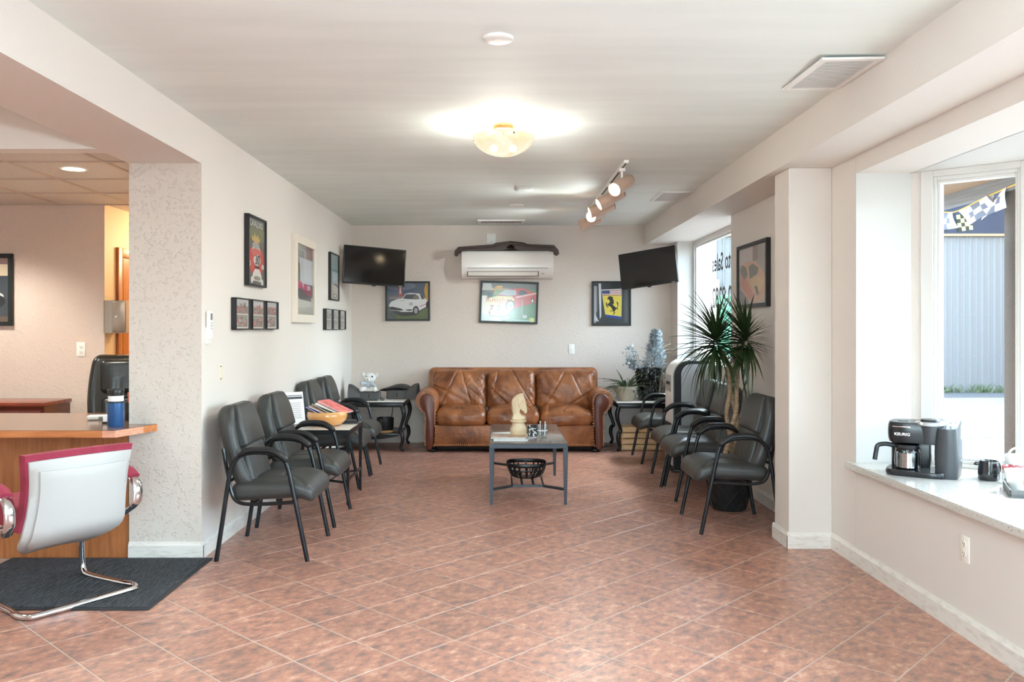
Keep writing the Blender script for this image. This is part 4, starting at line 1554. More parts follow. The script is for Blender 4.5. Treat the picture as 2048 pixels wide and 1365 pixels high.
# ------------------------------------------------------------------ dracaena
dr = thing('dracaena_plant', 'tall dracaena with two spiky heads on a twisted trunk', 'potted plant', (1.74, 6.45, 0))
m = MB()
m.lathe([(0, 0), (.122, 0), (.13, .012), (.168, .255), (.172, .27), (.165, .272), (.155, .25), (0, .24)], 32)
m.build('pot', mat('black_plastic_pot', (34, 34, 34), .35), dr)
m = MB()
for sgn in (-1, 1):
    for k in range(9):
        pts = []
        for j in range(9):
            f = j / 8
            a = 2 * PI * k / 9 + sgn * f * 1.15
            r = .132 + .038 * f + .002
            pts.append((r * math.cos(a), r * math.sin(a), .015 + .235 * f))
        m.tube(pts, .0035, 5)
o = m.build('lattice_relief', mat('black_plastic_pot', (34, 34, 34), .35), dr)
MB().lathe([(0, .235), (.15, .235)], 24).build('soil', mat('soil', (60, 48, 38), .95), dr)
M_TRUNK = mat('pale_bark', (176, 152, 124), .8, rgb2=(140, 116, 92), nscale=10, stretch=(1, 1, 12), bump=.5, bscale=30)
for k in range(3):
    pts = []
    for j in range(15):
        f = j / 14
        z = .22 + .98 * f
        sp_ = (.030 + .016 * math.sin(f * PI * 3.0) ** 2) * (1 if f < .75 else 1 + (f - .75) * 3.2)
        a = 2 * PI * k / 3 + f * 5.5
        lean = .03 * math.sin(f * 3)
        hx = -.06 if k == 0 else (.055 if k == 1 else .08)
        bl = max(0, (f - .72) / .28)
        pts.append((.0 + lean + sp_ * math.cos(a) * (1 - bl) + hx * bl, sp_ * math.sin(a) * (1 - bl) + (-.02, .03, -.05)[k] * bl, z))
    MB().tube(catmull(pts, 3), [.021 - .006 * i / 42 for i in range(43)], 9).build('trunk', M_TRUNK, dr)
random.seed(21)
leafm = [leaf_mesh(L, w_, d, 'leaf', M_LEAFD, .002) for L, w_, d in ((.33, .0105, .12), (.36, .011, .3), (.35, .011, .6), (.40, .0115, .85), (.30, .010, .2), (.38, .011, 1.1))]
for hx, hy, hz, nl in ((-.10, -.02, 1.27, 148), (.12, -.03, 1.28, 148)):
    for k in range(nl):
        f = k / nl
        a = k * 2.39996 + random.uniform(-.2, .2)
        el = 1.28 - 2.0 * f + random.uniform(-.12, .12)
        mi_ = (0, 4, 1) if f < .5 else ((1, 2, 0) if f < .78 else (3, 2, 5))
        o = bpy.data.objects.new('leaf', leafm[random.choice(mi_)])
        zz = hz + .07 - .16 * f
        # keep the crown off the wall and the column
        Ls = 1.0
        if math.cos(a) > .25 and hx > 0:
            Ls = .54
        elif math.cos(a) > .6:
            Ls = .72
        if math.sin(a) < -.3:
            Ls = min(Ls, .95)
        o.location = (hx + .012 * math.cos(a), hy + .012 * math.sin(a), zz)
        o.rotation_euler = (random.uniform(-.3, .3), -el, a)
        o.scale = (Ls * random.uniform(.85, 1.05),) * 3
        o.parent = dr
        COL.objects.link(o)

# ------------------------------------------------------------------ pictures
LEFT = PI / 2
GREY = (96, 96, 88)


def crowd(seed, base, cols):
    r = random.Random(seed)
    art = [((236, 234, 230), rect(0, 0, 1, 1))]
    for (v0, v1) in ((.05, .47), (.51, .95)):
        art.append((base, rect(.05, v0, .95, v1)))
        art.append(((205, 205, 210) if v0 > .4 else (150, 150, 140), rect(.05, v0 + (v1 - v0) * .6, .95, v1)))
        for k in range(16):
            u = r.uniform(.1, .9)
            v = r.uniform(v0 + .06, v1 - .1)
            c = r.choice(cols)
            art.append((c, ell(u, v, r.uniform(.03, .09), r.uniform(.02, .06), 8)))
            art.append(((226, 196, 176) if k % 3 else (60, 56, 54), ell(u, v + .05, .025, .02, 6)))
    return art


poster = [(GREY, rect(0, 0, 1, 1)), ((116, 122, 84), rect(0, .68, 1, .86)), ((78, 80, 76), rect(0, 0, 1, .1)),
          ((150, 40, 40), ell(.52, .36, .50, .235, 26)), ((208, 66, 62), ell(.52, .375, .47, .225, 26)), ((226, 110, 100), ell(.5, .50, .30, .06, 18)),
          ((214, 214, 206), [(.26, .52), (.38, .63), (.62, .63), (.78, .52), (.66, .55), (.38, .55)]), ((176, 180, 176), ell(.5, .60, .2, .05)),
          ((212, 150, 140), ell(.5, .655, .12, .03)), ((214, 182, 84), [(.28, .66), (.24, .74), (.36, .71), (.42, .79), (.5, .72), (.62, .77), (.66, .70), (.74, .73), (.72, .65)]),
          ((240, 238, 232), ell(.56, .375, .21, .085, 22)), ((232, 232, 228), ell(.1, .31, .09, .045)), ((232, 232, 228), ell(.9, .29, .08, .04)), ((60, 60, 60), ell(.1, .31, .05, .025)),
          ((60, 56, 54), rect(.42, .255, .7, .285)), ((238, 238, 232), [(.30, .06), (.30, .16), (.44, .24), (.70, .24), (.82, .15), (.82, .05)]), ((150, 146, 128), ell(.56, .10, .2, .035)),
          ((240, 238, 232), ell(.26, .07, .07, .05)), ((240, 238, 232), ell(.86, .05, .07, .05))]
framed('framed_poster', 'tall framed poster of a red race car numbered 30 on left wall', (XL, 6.135, 1.921), .455, .502, LEFT, poster, .014, .035,
       words=(('CAVALLINO', .5, .915, .070, (238, 238, 234), .86), ('30', .56, .372, .10, (36, 34, 34), 1.25)))
G1 = 'photo collages in thin black frames'
for y, sd, lab in ((5.785, 1, 'black-framed photo collage nearest the pilaster, under the race car poster'), (6.16, 2, 'black-framed photo collage in the middle below the race car poster'), (6.525, 3, 'black-framed photo collage under the poster, nearest the white frame')):
    framed('framed_collage', lab, (XL, y, 1.468), .335, .215, LEFT, crowd(sd, (150, 128, 118), [(196, 84, 84), (214, 130, 120), (120, 96, 90), (190, 190, 196), (88, 90, 92)]), .008, .038, group=G1)
for y, sd, lab in ((8.71, 4, 'small framed text sheet under the narrow picture, nearest the white frame'), (9.08, 5, 'middle of the three small frames under the narrow black picture'), (9.46, 6, 'small framed sheet nearest the back corner, below the television')):
    framed('framed_collage', lab, (XL, y, 1.462), .345, .215, LEFT, crowd(sd, (176, 172, 166), [(150, 146, 142), (120, 116, 112), (200, 198, 194), (140, 150, 150)]), .008, .038, group=G1)
wf = [((128, 122, 100), rect(0, 0, 1, 1)), ((188, 184, 172), rect(0, 0, 1, .26)), ((206, 202, 190), ell(.4, .17, .5, .07)), ((110, 108, 96), rect(0, .26, 1, .45)), ((176, 172, 166), rect(0, .74, 1, 1)), ((120, 118, 112), rect(0, .82, .5, .92)),
      ((150, 120, 112), rect(.6, .82, 1, 1)), ((222, 226, 232), rect(.25, .45, 1, .82)), ((238, 240, 244), rect(.45, .5, .9, .8)), ((196, 84, 120), [(.05, .36), (.05, .5), (.4, .46), (.9, .42), (.95, .3), (.5, .3)]),
      ((150, 60, 84), rect(.3, .28, .9, .36)), ((84, 82, 84), [(.0, .34), (.3, .38), (.6, .3), (.9, .26), (.9, .2), (.2, .22)]), ((236, 236, 236), [(.2, .78), (.26, .78), (.46, .4), (.4, .4)]), ((90, 100, 96), rect(.0, .5, .14, .95)), ((210, 206, 206), ell(.75, .4, .1, .04))]
framed('framed_picture', 'white-framed portrait picture with pink and grey scene on the left wall', (XL, 7.65, 1.80), .80, .76, LEFT, wf, .072, .04, mat('cream_frame', (232, 222, 208), .4))
nf = [((176, 192, 190), rect(0, 0, 1, 1)), ((150, 176, 172), rect(0, .5, 1, .68)), ((206, 226, 232), rect(.25, .36, 1, .62)), ((236, 244, 246), rect(.45, .36, .85, .58)), ((186, 200, 202), rect(.62, .36, .66, .6)),
      ((196, 190, 182), rect(0, 0, 1, .36)), ((90, 86, 82), ell(.72, .30, .3, .06)), ((206, 206, 202), ell(.6, .2, .42, .12)), ((120, 118, 114), [(.2, .28), (.3, .1), (.36, .1), (.26, .28)]), ((90, 88, 86), ell(.62, .08, .24, .05)), ((226, 224, 220), ell(.62, .08, .16, .03))]
framed('framed_picture', 'narrow black-framed teal and grey picture beside the left television', (XL, 9.04, 1.915), .47, .50, LEFT, nf, .014, .03)

wc = [((92, 102, 122), rect(0, 0, 1, 1)), ((128, 136, 152), ell(.3, .92, .4, .12)), ((108, 104, 112), rect(0, .5, 1, .68)), ((150, 140, 140), rect(.05, .55, .5, .62)), ((184, 86, 90), rect(.28, .62, .37, .95)), ((214, 206, 208), rect(.3, .7, .34, .92)), ((214, 170, 70), [(.94, .55), (.9, .8), (.94, 1), (1, 1), (1, .5)]),
      ((104, 116, 72), rect(0, 0, 1, .32)), ((92, 98, 92), [(0, 0), (0, .4), (.3, .3), (.2, 0)]), ((66, 64, 66), [(.1, .2), (.35, .08), (.65, .1), (.98, .34), (.6, .3)]),
      ((240, 240, 240), [(.04, .38), (.09, .48), (.26, .56), (.36, .57), (.45, .70), (.56, .725), (.78, .71), (.9, .60), (.98, .52), (.98, .36), (.76, .22), (.70, .2), (.62, .21), (.6, .2), (.35, .2), (.1, .26)]),
      ((74, 82, 90), [(.38, .57), (.46, .685), (.7, .69), (.80, .56), (.72, .55), (.5, .555)]), ((130, 120, 110), [(.62, .57), (.66, .66), (.76, .66), (.78, .57)]), ((72, 80, 88), [(.80, .68), (.84, .67), (.92, .56), (.84, .55)]),
      ((205, 206, 210), [(.3, .52), (.44, .53), (.44, .505), (.32, .5)]), ((52, 52, 54), [(.06, .33), (.12, .345), (.34, .29), (.40, .25), (.3, .22), (.1, .25)]), ((52, 52, 54), [(.42, .25), (.5, .27), (.64, .265), (.56, .225)]), ((226, 226, 228), [(.06, .255), (.4, .235), (.4, .225), (.06, .245)]),
      ((42, 42, 44), ell(.70, .24, .075, .125)), ((176, 176, 180), ell(.70, .235, .045, .085)), ((42, 42, 44), ell(.975, .40, .03, .09)), ((184, 80, 90), [(.79, .36), (.97, .44), (.97, .425), (.79, .34)]), ((190, 192, 196), ell(.58, .42, .05, .05))]
BACK = YB
framed('framed_picture', 'black-framed photograph of a white sports car under the left television', (-1.100, BACK, 1.696), .535, .476, 0, wc, .022, .028)
kc = [((96, 140, 92), rect(0, 0, 1, 1)), ((110, 112, 106), rect(0, .86, 1, 1)), ((176, 84, 74), [(.55, .84), (.7, .9), (.78, .88), (.86, .84)]), ((196, 170, 110), rect(0, .7, .5, .86)), ((150, 170, 120), rect(.25, .68, .6, .82)), ((196, 196, 192), [(0, .8), (.02, .98), (.16, .98), (.2, .82)]), ((222, 170, 70), [(.22, .86), (.28, .93), (.36, .93), (.38, .87)]), ((96, 104, 104), rect(0, .67, .22, .8)),
      ((44, 60, 50), ell(.14, .67, .06, .07)), ((200, 70, 70), [(.02, .3), (.06, .52), (.3, .68), (.42, .84), (.62, .87), (.78, .86), (1, .76), (1, .52), (.62, .36), (.44, .16), (.36, .18)]),
      ((246, 236, 170), [(.0, .2), (.02, .55), (.28, .66), (.55, .66), (.60, .58), (.54, .42), (.40, .24), (.18, .26)]), ((248, 246, 232), [(0, .1), (0, .66), (.1, .66), (.12, .3), (.16, .08)]), ((240, 206, 130), ell(.35, .40, .16, .08)),
      ((226, 90, 70), [(.36, .22), (.44, .38), (.5, .3), (.46, .18)]), ((232, 180, 176), rect(.16, .14, .40, .42)), ((196, 206, 212), [(.30, .70), (.43, .84), (.62, .83), (.64, .7), (.5, .67)]), ((70, 74, 80), [(.66, .72), (.70, .82), (.77, .83), (.84, .76), (.74, .69)]), ((244, 200, 196), [(.62, .66), (1, .78), (1, .74), (.64, .62)]),
      ((54, 60, 60), ell(.525, .42, .085, .15)), ((206, 228, 226), ell(.53, .41, .062, .125)), ((110, 150, 146), ell(.53, .41, .02, .03)), ((60, 60, 60), ell(.93, .57, .03, .065)), ((214, 220, 222), ell(.93, .56, .018, .045)), ((222, 238, 232), [(0, 0), (0, .2), (.18, .12), (.42, .1), (.36, 0)]), ((150, 206, 180), [(.34, .02), (.34, .1), (.44, .12), (.46, .03)]), ((140, 130, 80), [(.42, .05), (.46, .16), (.54, .12), (.5, .03)]),
      ((226, 240, 234), rect(.745, .2, .752, .6)), ((206, 214, 212), rect(.76, .1, .84, .18)), ((214, 220, 120), ell(.93, .06, .05, .06)), ((170, 206, 200), rect(.6, .02, .88, .055))]
framed('framed_picture', 'black-framed bright photograph of a red sports car below the white wall unit', (.113, BACK, 1.68), .70, .505, 0, kc, .024, .03, roll=math.radians(1.9),
       words=(('Knights', .32, .555, .085, (214, 120, 90), 1.25), ('7 7', .25, .335, .09, (70, 50, 54), 1.2)))
sh_ = [((62, 66, 66), rect(0, 0, 1, 1)), ((176, 178, 184), rect(.02, .04, .08, .92)), ((150, 140, 146), rect(.08, .3, .11, .92)), ((226, 228, 232), [(.145, .98), (.215, .98), (.22, .2), (.18, .12)]), ((206, 210, 216), [(.02, .1), (.16, .06), (.05, .25)]), ((84, 88, 88), rect(.86, .05, .95, .92))]


def hz(pts):
    return [((x - 248) / 780, 1 - (y - 285) / 852) for x, y in pts]


sh_ += [((238, 236, 230), hz([(420, 425), (862, 410), (852, 980), (505, 935)])), ((178, 96, 88), hz([(432, 445), (858, 432), (856, 548), (446, 548)])),
        ((246, 240, 236), hz([(600, 455), (848, 448), (848, 470), (600, 475)])), ((246, 240, 236), hz([(600, 490), (848, 484), (848, 503), (600, 506)])), ((246, 240, 236), hz([(440, 516), (848, 516), (848, 530), (440, 530)])), ((72, 86, 140), hz([(430, 448), (604, 444), (604, 508), (436, 508)])),
        ((236, 212, 84), hz([(444, 548), (850, 545), (848, 972), (508, 932)])),
        ((40, 42, 40), hz([(548, 610), (560, 598), (575, 575), (590, 562), (610, 560), (640, 575), (665, 572), (672, 590), (665, 610), (690, 640), (680, 660), (695, 680), (688, 715), (662, 732), (700, 765), (742, 800), (705, 868), (685, 882), (655, 830), (625, 780), (590, 765), (545, 742), (552, 718), (582, 705), (605, 680), (597, 640), (577, 626), (555, 628)])),
        ((40, 42, 40), hz([(735, 808), (762, 782), (768, 735), (745, 690), (755, 672), (786, 700), (786, 745), (768, 792), (778, 835), (765, 842), (752, 812), (735, 832), (712, 862), (704, 850)])),
        ((40, 42, 40), hz([(556, 750), (540, 742), (574, 792), (560, 798), (524, 760), (514, 710), (530, 684), (548, 690), (536, 712), (540, 735), (560, 735)])),
        ((40, 42, 40), hz([(690, 858), (718, 905), (692, 920), (684, 944), (666, 940), (682, 908), (696, 900), (682, 872), (604, 872), (604, 860)])),
        ((58, 76, 150), hz([(508, 936), (846, 978), (864, 1036), (520, 992)]))]
framed('framed_emblem', 'black-framed yellow shield with a black rearing horse and a flag', (1.341, BACK, 1.667), .47, .535, 0, sh_, .018, .024, words=())
oc_ = [((196, 188, 186), rect(0, 0, 1, 1)), ((176, 176, 172), rect(.62, .3, 1, 1)), ((150, 136, 132), rect(.5, .74, .68, 1)), ((214, 206, 206), rect(0, .72, .5, 1)), ((222, 178, 150), [(.02, .45), (.06, .7), (.3, .76), (.62, .72), (.9, .5), (.97, .3), (.85, .05), (.6, .0), (.35, .1), (.18, .2)]),
       ((214, 150, 126), [(.06, .5), (.3, .42), (.5, .2), (.55, 0), (.35, .1), (.1, .3)]), ((128, 130, 122), [(.03, .62), (.1, .72), (.26, .66), (.32, .52), (.22, .44), (.1, .5)]), ((122, 126, 116), [(.36, .66), (.5, .7), (.72, .6), (.66, .5), (.4, .44)]), ((226, 196, 150), [(.4, .42), (.66, .47), (.9, .36), (.8, .2), (.55, .2)]),
       ((120, 112, 108), [(.56, .3), (.66, .3), (.72, .16), (.66, .14)]), ((150, 150, 148), [(0, 0), (0, .3), (.3, .12), (.4, 0)]), ((140, 136, 132), ell(.2, .06, .1, .05))]
framed('framed_picture', 'black-framed poster of an orange car on the right wall above the tall plant', (2.06, 6.86, 1.80), .815, .525, -PI / 2, oc_, .03, .035)
op = [((60, 58, 60), rect(0, 0, 1, 1)), ((226, 206, 176), rect(0, .72, 1, .9)), ((150, 120, 116), rect(0, .9, 1, 1)), ((70, 76, 84), rect(0, .0, 1, .72)), ((120, 130, 150), [(.3, .1), (.6, .7), (.75, .7), (.85, .1)]), ((206, 210, 216), ell(.8, .4, .14, .07)), ((44, 46, 50), ell(.86, .32, .1, .1)), ((170, 176, 186), rect(.3, .3, .5, .5)), ((110, 92, 80), rect(0, 0, 1, .08))]
framed('framed_picture', 'black-framed dark picture cut by the photo edge on the office wall', (-4.42, 7.08, 1.69), .75, .60, 0, op, .035, .03, mat('black_frame', (24, 30, 28), .4))

# ------------------------------------------------------------------ televisions
def tv(label, loc, yaw, roll, w, h, wall_pt):
    t = thing('television', label, 'television', loc)
    t.rotation_euler = (Matrix.Rotation(yaw, 3, 'Z') @ Matrix.Rotation(roll, 3, 'Y')).to_euler()
    MB().box(-w / 2, w / 2, -.012, .014, -h / 2, h / 2, bevel=.004).box(-w * .36, w * .36, .013, .045, -h * .38, h * .32, bevel=.012).build('case', M_BLACK, t)
    MB().box(-w / 2 + .012, w / 2 - .012, -.0135, -.0115, -h / 2 + .02, h / 2 - .012).build('screen', mat('tv_screen', (10, 11, 11), .09, spec=.6), t, smooth=0)
    MB().box(-.022, .022, -.014, .004, -h / 2 - .012, -h / 2 + .003, bevel=.004).build('sensor_bar', M_BLACK, t)
    MB().box(w / 2 - .075, w / 2 - .035, -.0138, -.0128, -h / 2 + .007, -h / 2 + .013).build('badge', mat('badge_grey', (170, 170, 172), .4), t, smooth=0)
    inv = t.rotation_euler.to_matrix().inverted()
    q = inv @ (Vector(wall_pt) - Vector(loc))
    m = MB()
    m.tube([(0, .045, 0), (q.x * .45 + .12, q.y * .5, q.z * .5), tuple(q)], .016, 6)
    m.box(-.1, .1, .044, .052, -.1, .1)
    m.build('wall_bracket', M_BLACK, t)
    return t


tv('left flat-screen television hung tilted in the left back corner', (-1.398, 9.52, 2.064), math.radians(25), math.radians(2.8), .72, .425, (-1.62, 10.19, 2.06))
tv('right flat-screen television hung tilted in the right back corner', (1.668, 9.55, 2.047), math.radians(-36), math.radians(-6), .70, .41, (1.9, 10.19, 2.05))

# ------------------------------------------------------------------ mini split and the dark dashboard shell on it
ac = thing('wall_air_conditioner', 'white wall-mounted air conditioner on the back wall', 'air conditioner', (.095, YB, 1.957))
M_ACW = mat('gloss_white_plastic', (236, 231, 226), .18)
pr = [(-.001, 0), (-.06, 0), (-.15, .012), (-.205, .06), (-.222, .14), (-.218, .26), (-.2, .322), (-.001, .322)]
MB().prism([(y, z) for y, z in pr], -.54, .54, axis='x').build('case', M_ACW, ac)
fp = [(-.2245, .125), (-.226, .14), (-.222, .26), (-.204, .318), (-.2, .318), (-.215, .26), (-.218, .14)]
MB().prism(fp, -.505, .505, axis='x').build('front_panel', M_ACW, ac)
MB().box(-.475, .475, -.2235, -.215, .118, .122).build('panel_gap', flat((110, 106, 102)), ac, smooth=0)
MB().prism([(-.212, .03), (-.2235, .075), (-.219, .077), (-.206, .032)], -.465, .355, axis='x').build('air_flap', mat('flap_white', (224, 218, 210), .3), ac)
MB().prism([(-.205, .022), (-.219, .08), (-.214, .082), (-.2, .026)], -.475, .365, axis='x').build('flap_recess', flat((96, 92, 88)), ac)
MB().box(.40, .43, -.2215, -.21, .05, .056).build('indicator', flat((120, 118, 116)), ac, smooth=0)
MB().box(-.09, .05, -.228, -.2225, .150, .153).build('badge', flat((190, 186, 182)), ac, smooth=0)
dv = thing('dashboard_shell', 'dark brown moulded shell lying on top of the white wall air conditioner', 'car part', (0, 9.985, 0))
SCZ = 8.904


def pz(pts):
    out = []
    for x, y in pts:
        X = (900 + x / SCZ - 999) / 170.3
        Z = 1.37 - (460 + y / SCZ - 657) / 170.3
        out.append((X, Z))
    return out


lp = pz([(80, 450), (85, 380), (150, 310), (760, 265), (820, 235), (1060, 207), (1080, 208), (1080, 292), (1020, 302), (1000, 318), (1020, 330), (1080, 330), (1080, 372), (880, 372), (300, 376), (170, 388), (130, 415), (120, 452)])
rp = pz([(1080, 208), (1310, 230), (1370, 260), (1850, 277), (1925, 362), (1940, 430), (1905, 442), (1830, 388), (1740, 376), (1280, 372), (1080, 372), (1080, 330), (1140, 328), (1158, 314), (1140, 300), (1080, 292)])
m = MB()
m.prism(lp, -.05, .17, axis='y')
m.prism(rp, -.05, .17, axis='y')
bmesh.ops.remove_doubles(m.bm, verts=m.bm.verts, dist=.0005)
m.build('shell', mat('dark_brown_vinyl', (62, 48, 42), .5, bump=.1, bscale=120), dv, smooth=30)
MB().tube(catmull([(x, -.052, z - .012) for x, z in pz([(160, 325), (760, 285), (850, 255), (1060, 232), (1300, 250), (1390, 280), (1840, 298)])], 4), .012, 8).build('front_roll', mat('dark_brown_vinyl', (62, 48, 42), .5), dv)

bp_ = thing('blank_plate', 'blank white square wall plate above the dark brown shell', 'wall plate', (-.10, YB, 2.448))
MB().box(-.055, .055, -.008, 0, -.058, .058, bevel=.002).build('plate', M_WHITE, bp_)
m = MB()
for z in (-.042, .042):
    m.lathe([(.004, 0), (0, .002)], 8, M=Matrix.Translation((0, -.008, z)) @ Matrix.Rotation(PI / 2, 4, 'X'))
m.build('screws', M_CHROME, bp_)
ls = thing('light_switch', 'white light switch on the back wall above the sofa', 'switch', (.865, YB, 1.121))
MB().box(-.035, .035, -.006, 0, -.058, .058, bevel=.002).build('plate', M_WHITE, ls)
MB().box(-.006, .006, -.016, -.005, -.008, .012, bevel=.002).build('toggle', M_WHITE, ls)


def outlet(label, loc, rz):
    t = thing('wall_outlet', label, 'outlet', loc, rz)
    MB().box(-.036, .036, -.006, 0, -.059, .059, bevel=.002).build('plate', mat('ivory_plate', (240, 236, 226), .35), t)
    for z in (-.021, .021):
        r = MB()
        r.pillow([(x, z + y) for x, y in ell(0, 0, .0165, .0145, 16)], .006, .001, axis='y', c=-.006, n=2)
        rec = r.build('receptacle', mat('ivory_plate', (240, 236, 226), .35), t)
        m = MB()
        m.box(-.0075, -.0055, -.0098, -.0088, z - .002, z + .007)
        m.box(.0055, .0075, -.0098, -.0088, z - .002, z + .006)
        m.box(-.002, .002, -.0098, -.0088, z - .011, z - .007)
        m.build('slots', flat((60, 56, 52)), rec, smooth=0)


outlet('ivory double outlet on the office wall left of the dispenser', (-3.485, 7.08, 1.195), 0)
outlet('white double outlet on the wall below the stone counter', (2.07, 3.775, .39), -PI / 2)
rm = thing('remote_control', 'white remote control in a holder at the start of the left wall', 'remote', (XL, 5.155, 1.375), LEFT)
MB().box(-.032, .032, -.018, 0, -.10, .0, bevel=.002).build('holder', M_WHITE, rm)
MB().box(-.024, .024, -.028, -.004, -.07, .10, bevel=.004).build('remote_body', M_WHITE, rm)
MB().box(-.017, .017, -.029, -.0275, .045, .085).build('display', flat((120, 124, 120)), rm, smooth=0)
m = MB()
for i in range(3):
    for j in range(2):
        m.box(-.014 + j * .016, -.003 + j * .016, -.0295, -.0275, -.01 + i * .016, -.001 + i * .016)
o = m.build('buttons', flat((190, 190, 188)), rm, smooth=0)
bk_ = thing('mounting_plate', 'bare cream metal strip with two screws below the left wall remote', 'plate', (XL, 5.40, 1.088), LEFT)
MB().box(-.022, .022, -.004, 0, -.052, .052, bevel=.001).build('strip', mat('cream_metal', (232, 222, 198), .4), bk_)
m = MB()
for z in (-.04, .04):
    m.lathe([(.006, 0), (.004, .003), (0, .004)], 8, M=Matrix.Translation((0, -.004, z)) @ Matrix.Rotation(PI / 2, 4, 'X'))
m.build('screws', flat((90, 80, 70)), bk_)

# ------------------------------------------------------------------ ceiling fittings
cl_ = thing('ceiling_lamp', 'alabaster glass bowl ceiling lamp on a copper canopy', 'lamp', (.024, 5.16, H))
MB().lathe([(0, 0), (.066, 0), (.068, -.012), (.058, -.03), (.03, -.036), (0, -.036)], 28).build('canopy', mat('copper', (196, 124, 72), .3, metal=.8), cl_)
MB().tube([(0, 0, -.036), (0, 0, -.12)], .008, 8).build('stem', mat('copper', (196, 124, 72), .3, metal=.8), cl_)
MG = bpy.data.materials.new('lit_alabaster_glass')
MG.use_nodes = True
nt = MG.node_tree
b = nt.nodes['Principled BSDF']
tc = nt.nodes.new('ShaderNodeTexCoord')
n = nt.nodes.new('ShaderNodeTexNoise')
n.inputs['Scale'].default_value = 5
n.inputs['Detail'].default_value = 4
n.inputs['Distortion'].default_value = 1.2
nt.links.new(tc.outputs['Object'], n.inputs['Vector'])
r = nt.nodes.new('ShaderNodeValToRGB')
r.color_ramp.elements[0].color = (*lin((255, 222, 176)), 1)
r.color_ramp.elements[1].color = (*lin((255, 244, 220)), 1)
r.color_ramp.elements[0].position = .38
r.color_ramp.elements[1].position = .6
nt.links.new(n.outputs['Fac'], r.inputs[0])
em_ = nt.nodes.new('ShaderNodeEmission')
em_.inputs['Strength'].default_value = .46
nt.links.new(r.outputs[0], em_.inputs['Color'])
tb_ = nt.nodes.new('ShaderNodeBsdfTransparent')
tb_.inputs[0].default_value = (*lin((255, 232, 200)), 1)
mx_ = nt.nodes.new('ShaderNodeMixShader')
mx_.inputs[0].default_value = .34
nt.links.new(em_.outputs[0], mx_.inputs[1])
nt.links.new(tb_.outputs[0], mx_.inputs[2])
nt.links.new(mx_.outputs[0], nt.nodes['Material Output'].inputs['Surface'])
bowl = [(0, -.192)] + [(.188 * math.sin(PI / 2 * k / 12) ** .95, -.192 + .122 * (1 - math.cos(PI / 2 * k / 12)) ** .9) for k in range(1, 13)]
bowl += [(r_ - .005, z + .004) for r_, z in bowl[:0:-1]]
MB().lathe(bowl, 40).build('glass_bowl', MG, cl_)
m = MB()
for a in (.35, 2.45, 4.5):
    m.sphere((.184 * math.cos(a + 2.6), .184 * math.sin(a + 2.6), -.085), .006, 8, 6)
m.build('knobs', flat((70, 56, 40)), cl_)
m = MB()
for a in (.5, 2.6, 4.7):
    m.tube([(0, 0, -.05), (.12 * math.cos(a), .12 * math.sin(a), -.07), (.18 * math.cos(a), .18 * math.sin(a), -.09)], .004, 6)
m.build('arms', mat('copper', (196, 124, 72), .3, metal=.8), cl_)
for x in (-.06, .06):
    bl = lamp('bowl_bulb', 'POINT', (.024 + x, 5.16, H - .15), 16, (1, .93, .84), shadow_soft_size=.07)
    bulb = MB().sphere((x, -.0, -.145), .024, 12, 8).build('bulb', mat('lit_bulb', (255, 240, 214), .4, emit=(255, 226, 180), estr=9), cl_)

tr = thing('track_light', 'white ceiling track with five pinkish-beige spotlight heads', 'lamp', (.93, 7.55, H))
m = MB()
m.box(-.018, .018, -1.32, 1.32, -.022, 0, bevel=.002, seg=1)
m.build('track', M_WHITE, tr)
m = MB()
m.box(-.006, .006, -1.30, 1.30, -.0235, -.0215)
m.build('track_slot', flat((60, 58, 56)), tr, smooth=0)
M_HEAD = mat('pinkish_beige_metal', (206, 178, 158), .4)
M_LAMPON = mat('spot_face_lit', (255, 244, 224), .4, emit=(255, 238, 208), estr=6)
for k, (y, aim, lit) in enumerate(((-1.09, (-.55, -.62, -.40), 1), (-.42, (-.86, -.12, -.46), 1), (.20, (-.9, -.05, -.30), 1), (.62, (-.5, -.75, -.25), 1), (1.12, (-.85, .40, -.30), 0))):
    m = MB()
    a = Vector(aim).normalized()
    c = Vector((.0, y, -.145))
    q = a.to_track_quat('Z', 'Y').to_matrix().to_4x4()
    Mh = Matrix.Translation(c) @ q
    m.lathe([(0, -.115), (.046, -.115), (.05, -.108), (.052, .0), (.054, .115), (.049, .115), (.047, .085), (0, .085)], 24, M=Mh)
    hd = m.build('spot_head', M_HEAD, tr)
    MB().lathe([(0, .086), (.047, .086)], 24, M=Mh).build('lamp_face', M_LAMPON, hd)
    MB().lathe([(.0, -.121), (.044, -.121), (.046, -.1155), (0, -.1155)], 24, M=Mh).build('rear_cap', flat((90, 78, 70)) if k < 4 else flat((214, 182, 166)), hd)
    m = MB()
    m.box(-.022, .022, y - .035, y + .035, -.045, -.022, bevel=.004)
    m.tube([(0, y, -.045), (0, y, -.10)], .008, 8)
    m.build('stem', M_WHITE, hd)
    pos = Vector((.93, 7.55, H)) + c + a * .13
    sp_ = lamp('track_spot', 'SPOT', pos, 16, (1, .93, .84), spot_size=math.radians(95), spot_blend=.7, shadow_soft_size=.04)
    sp_.rotation_euler = a.to_track_quat('-Z', 'Y').to_euler()

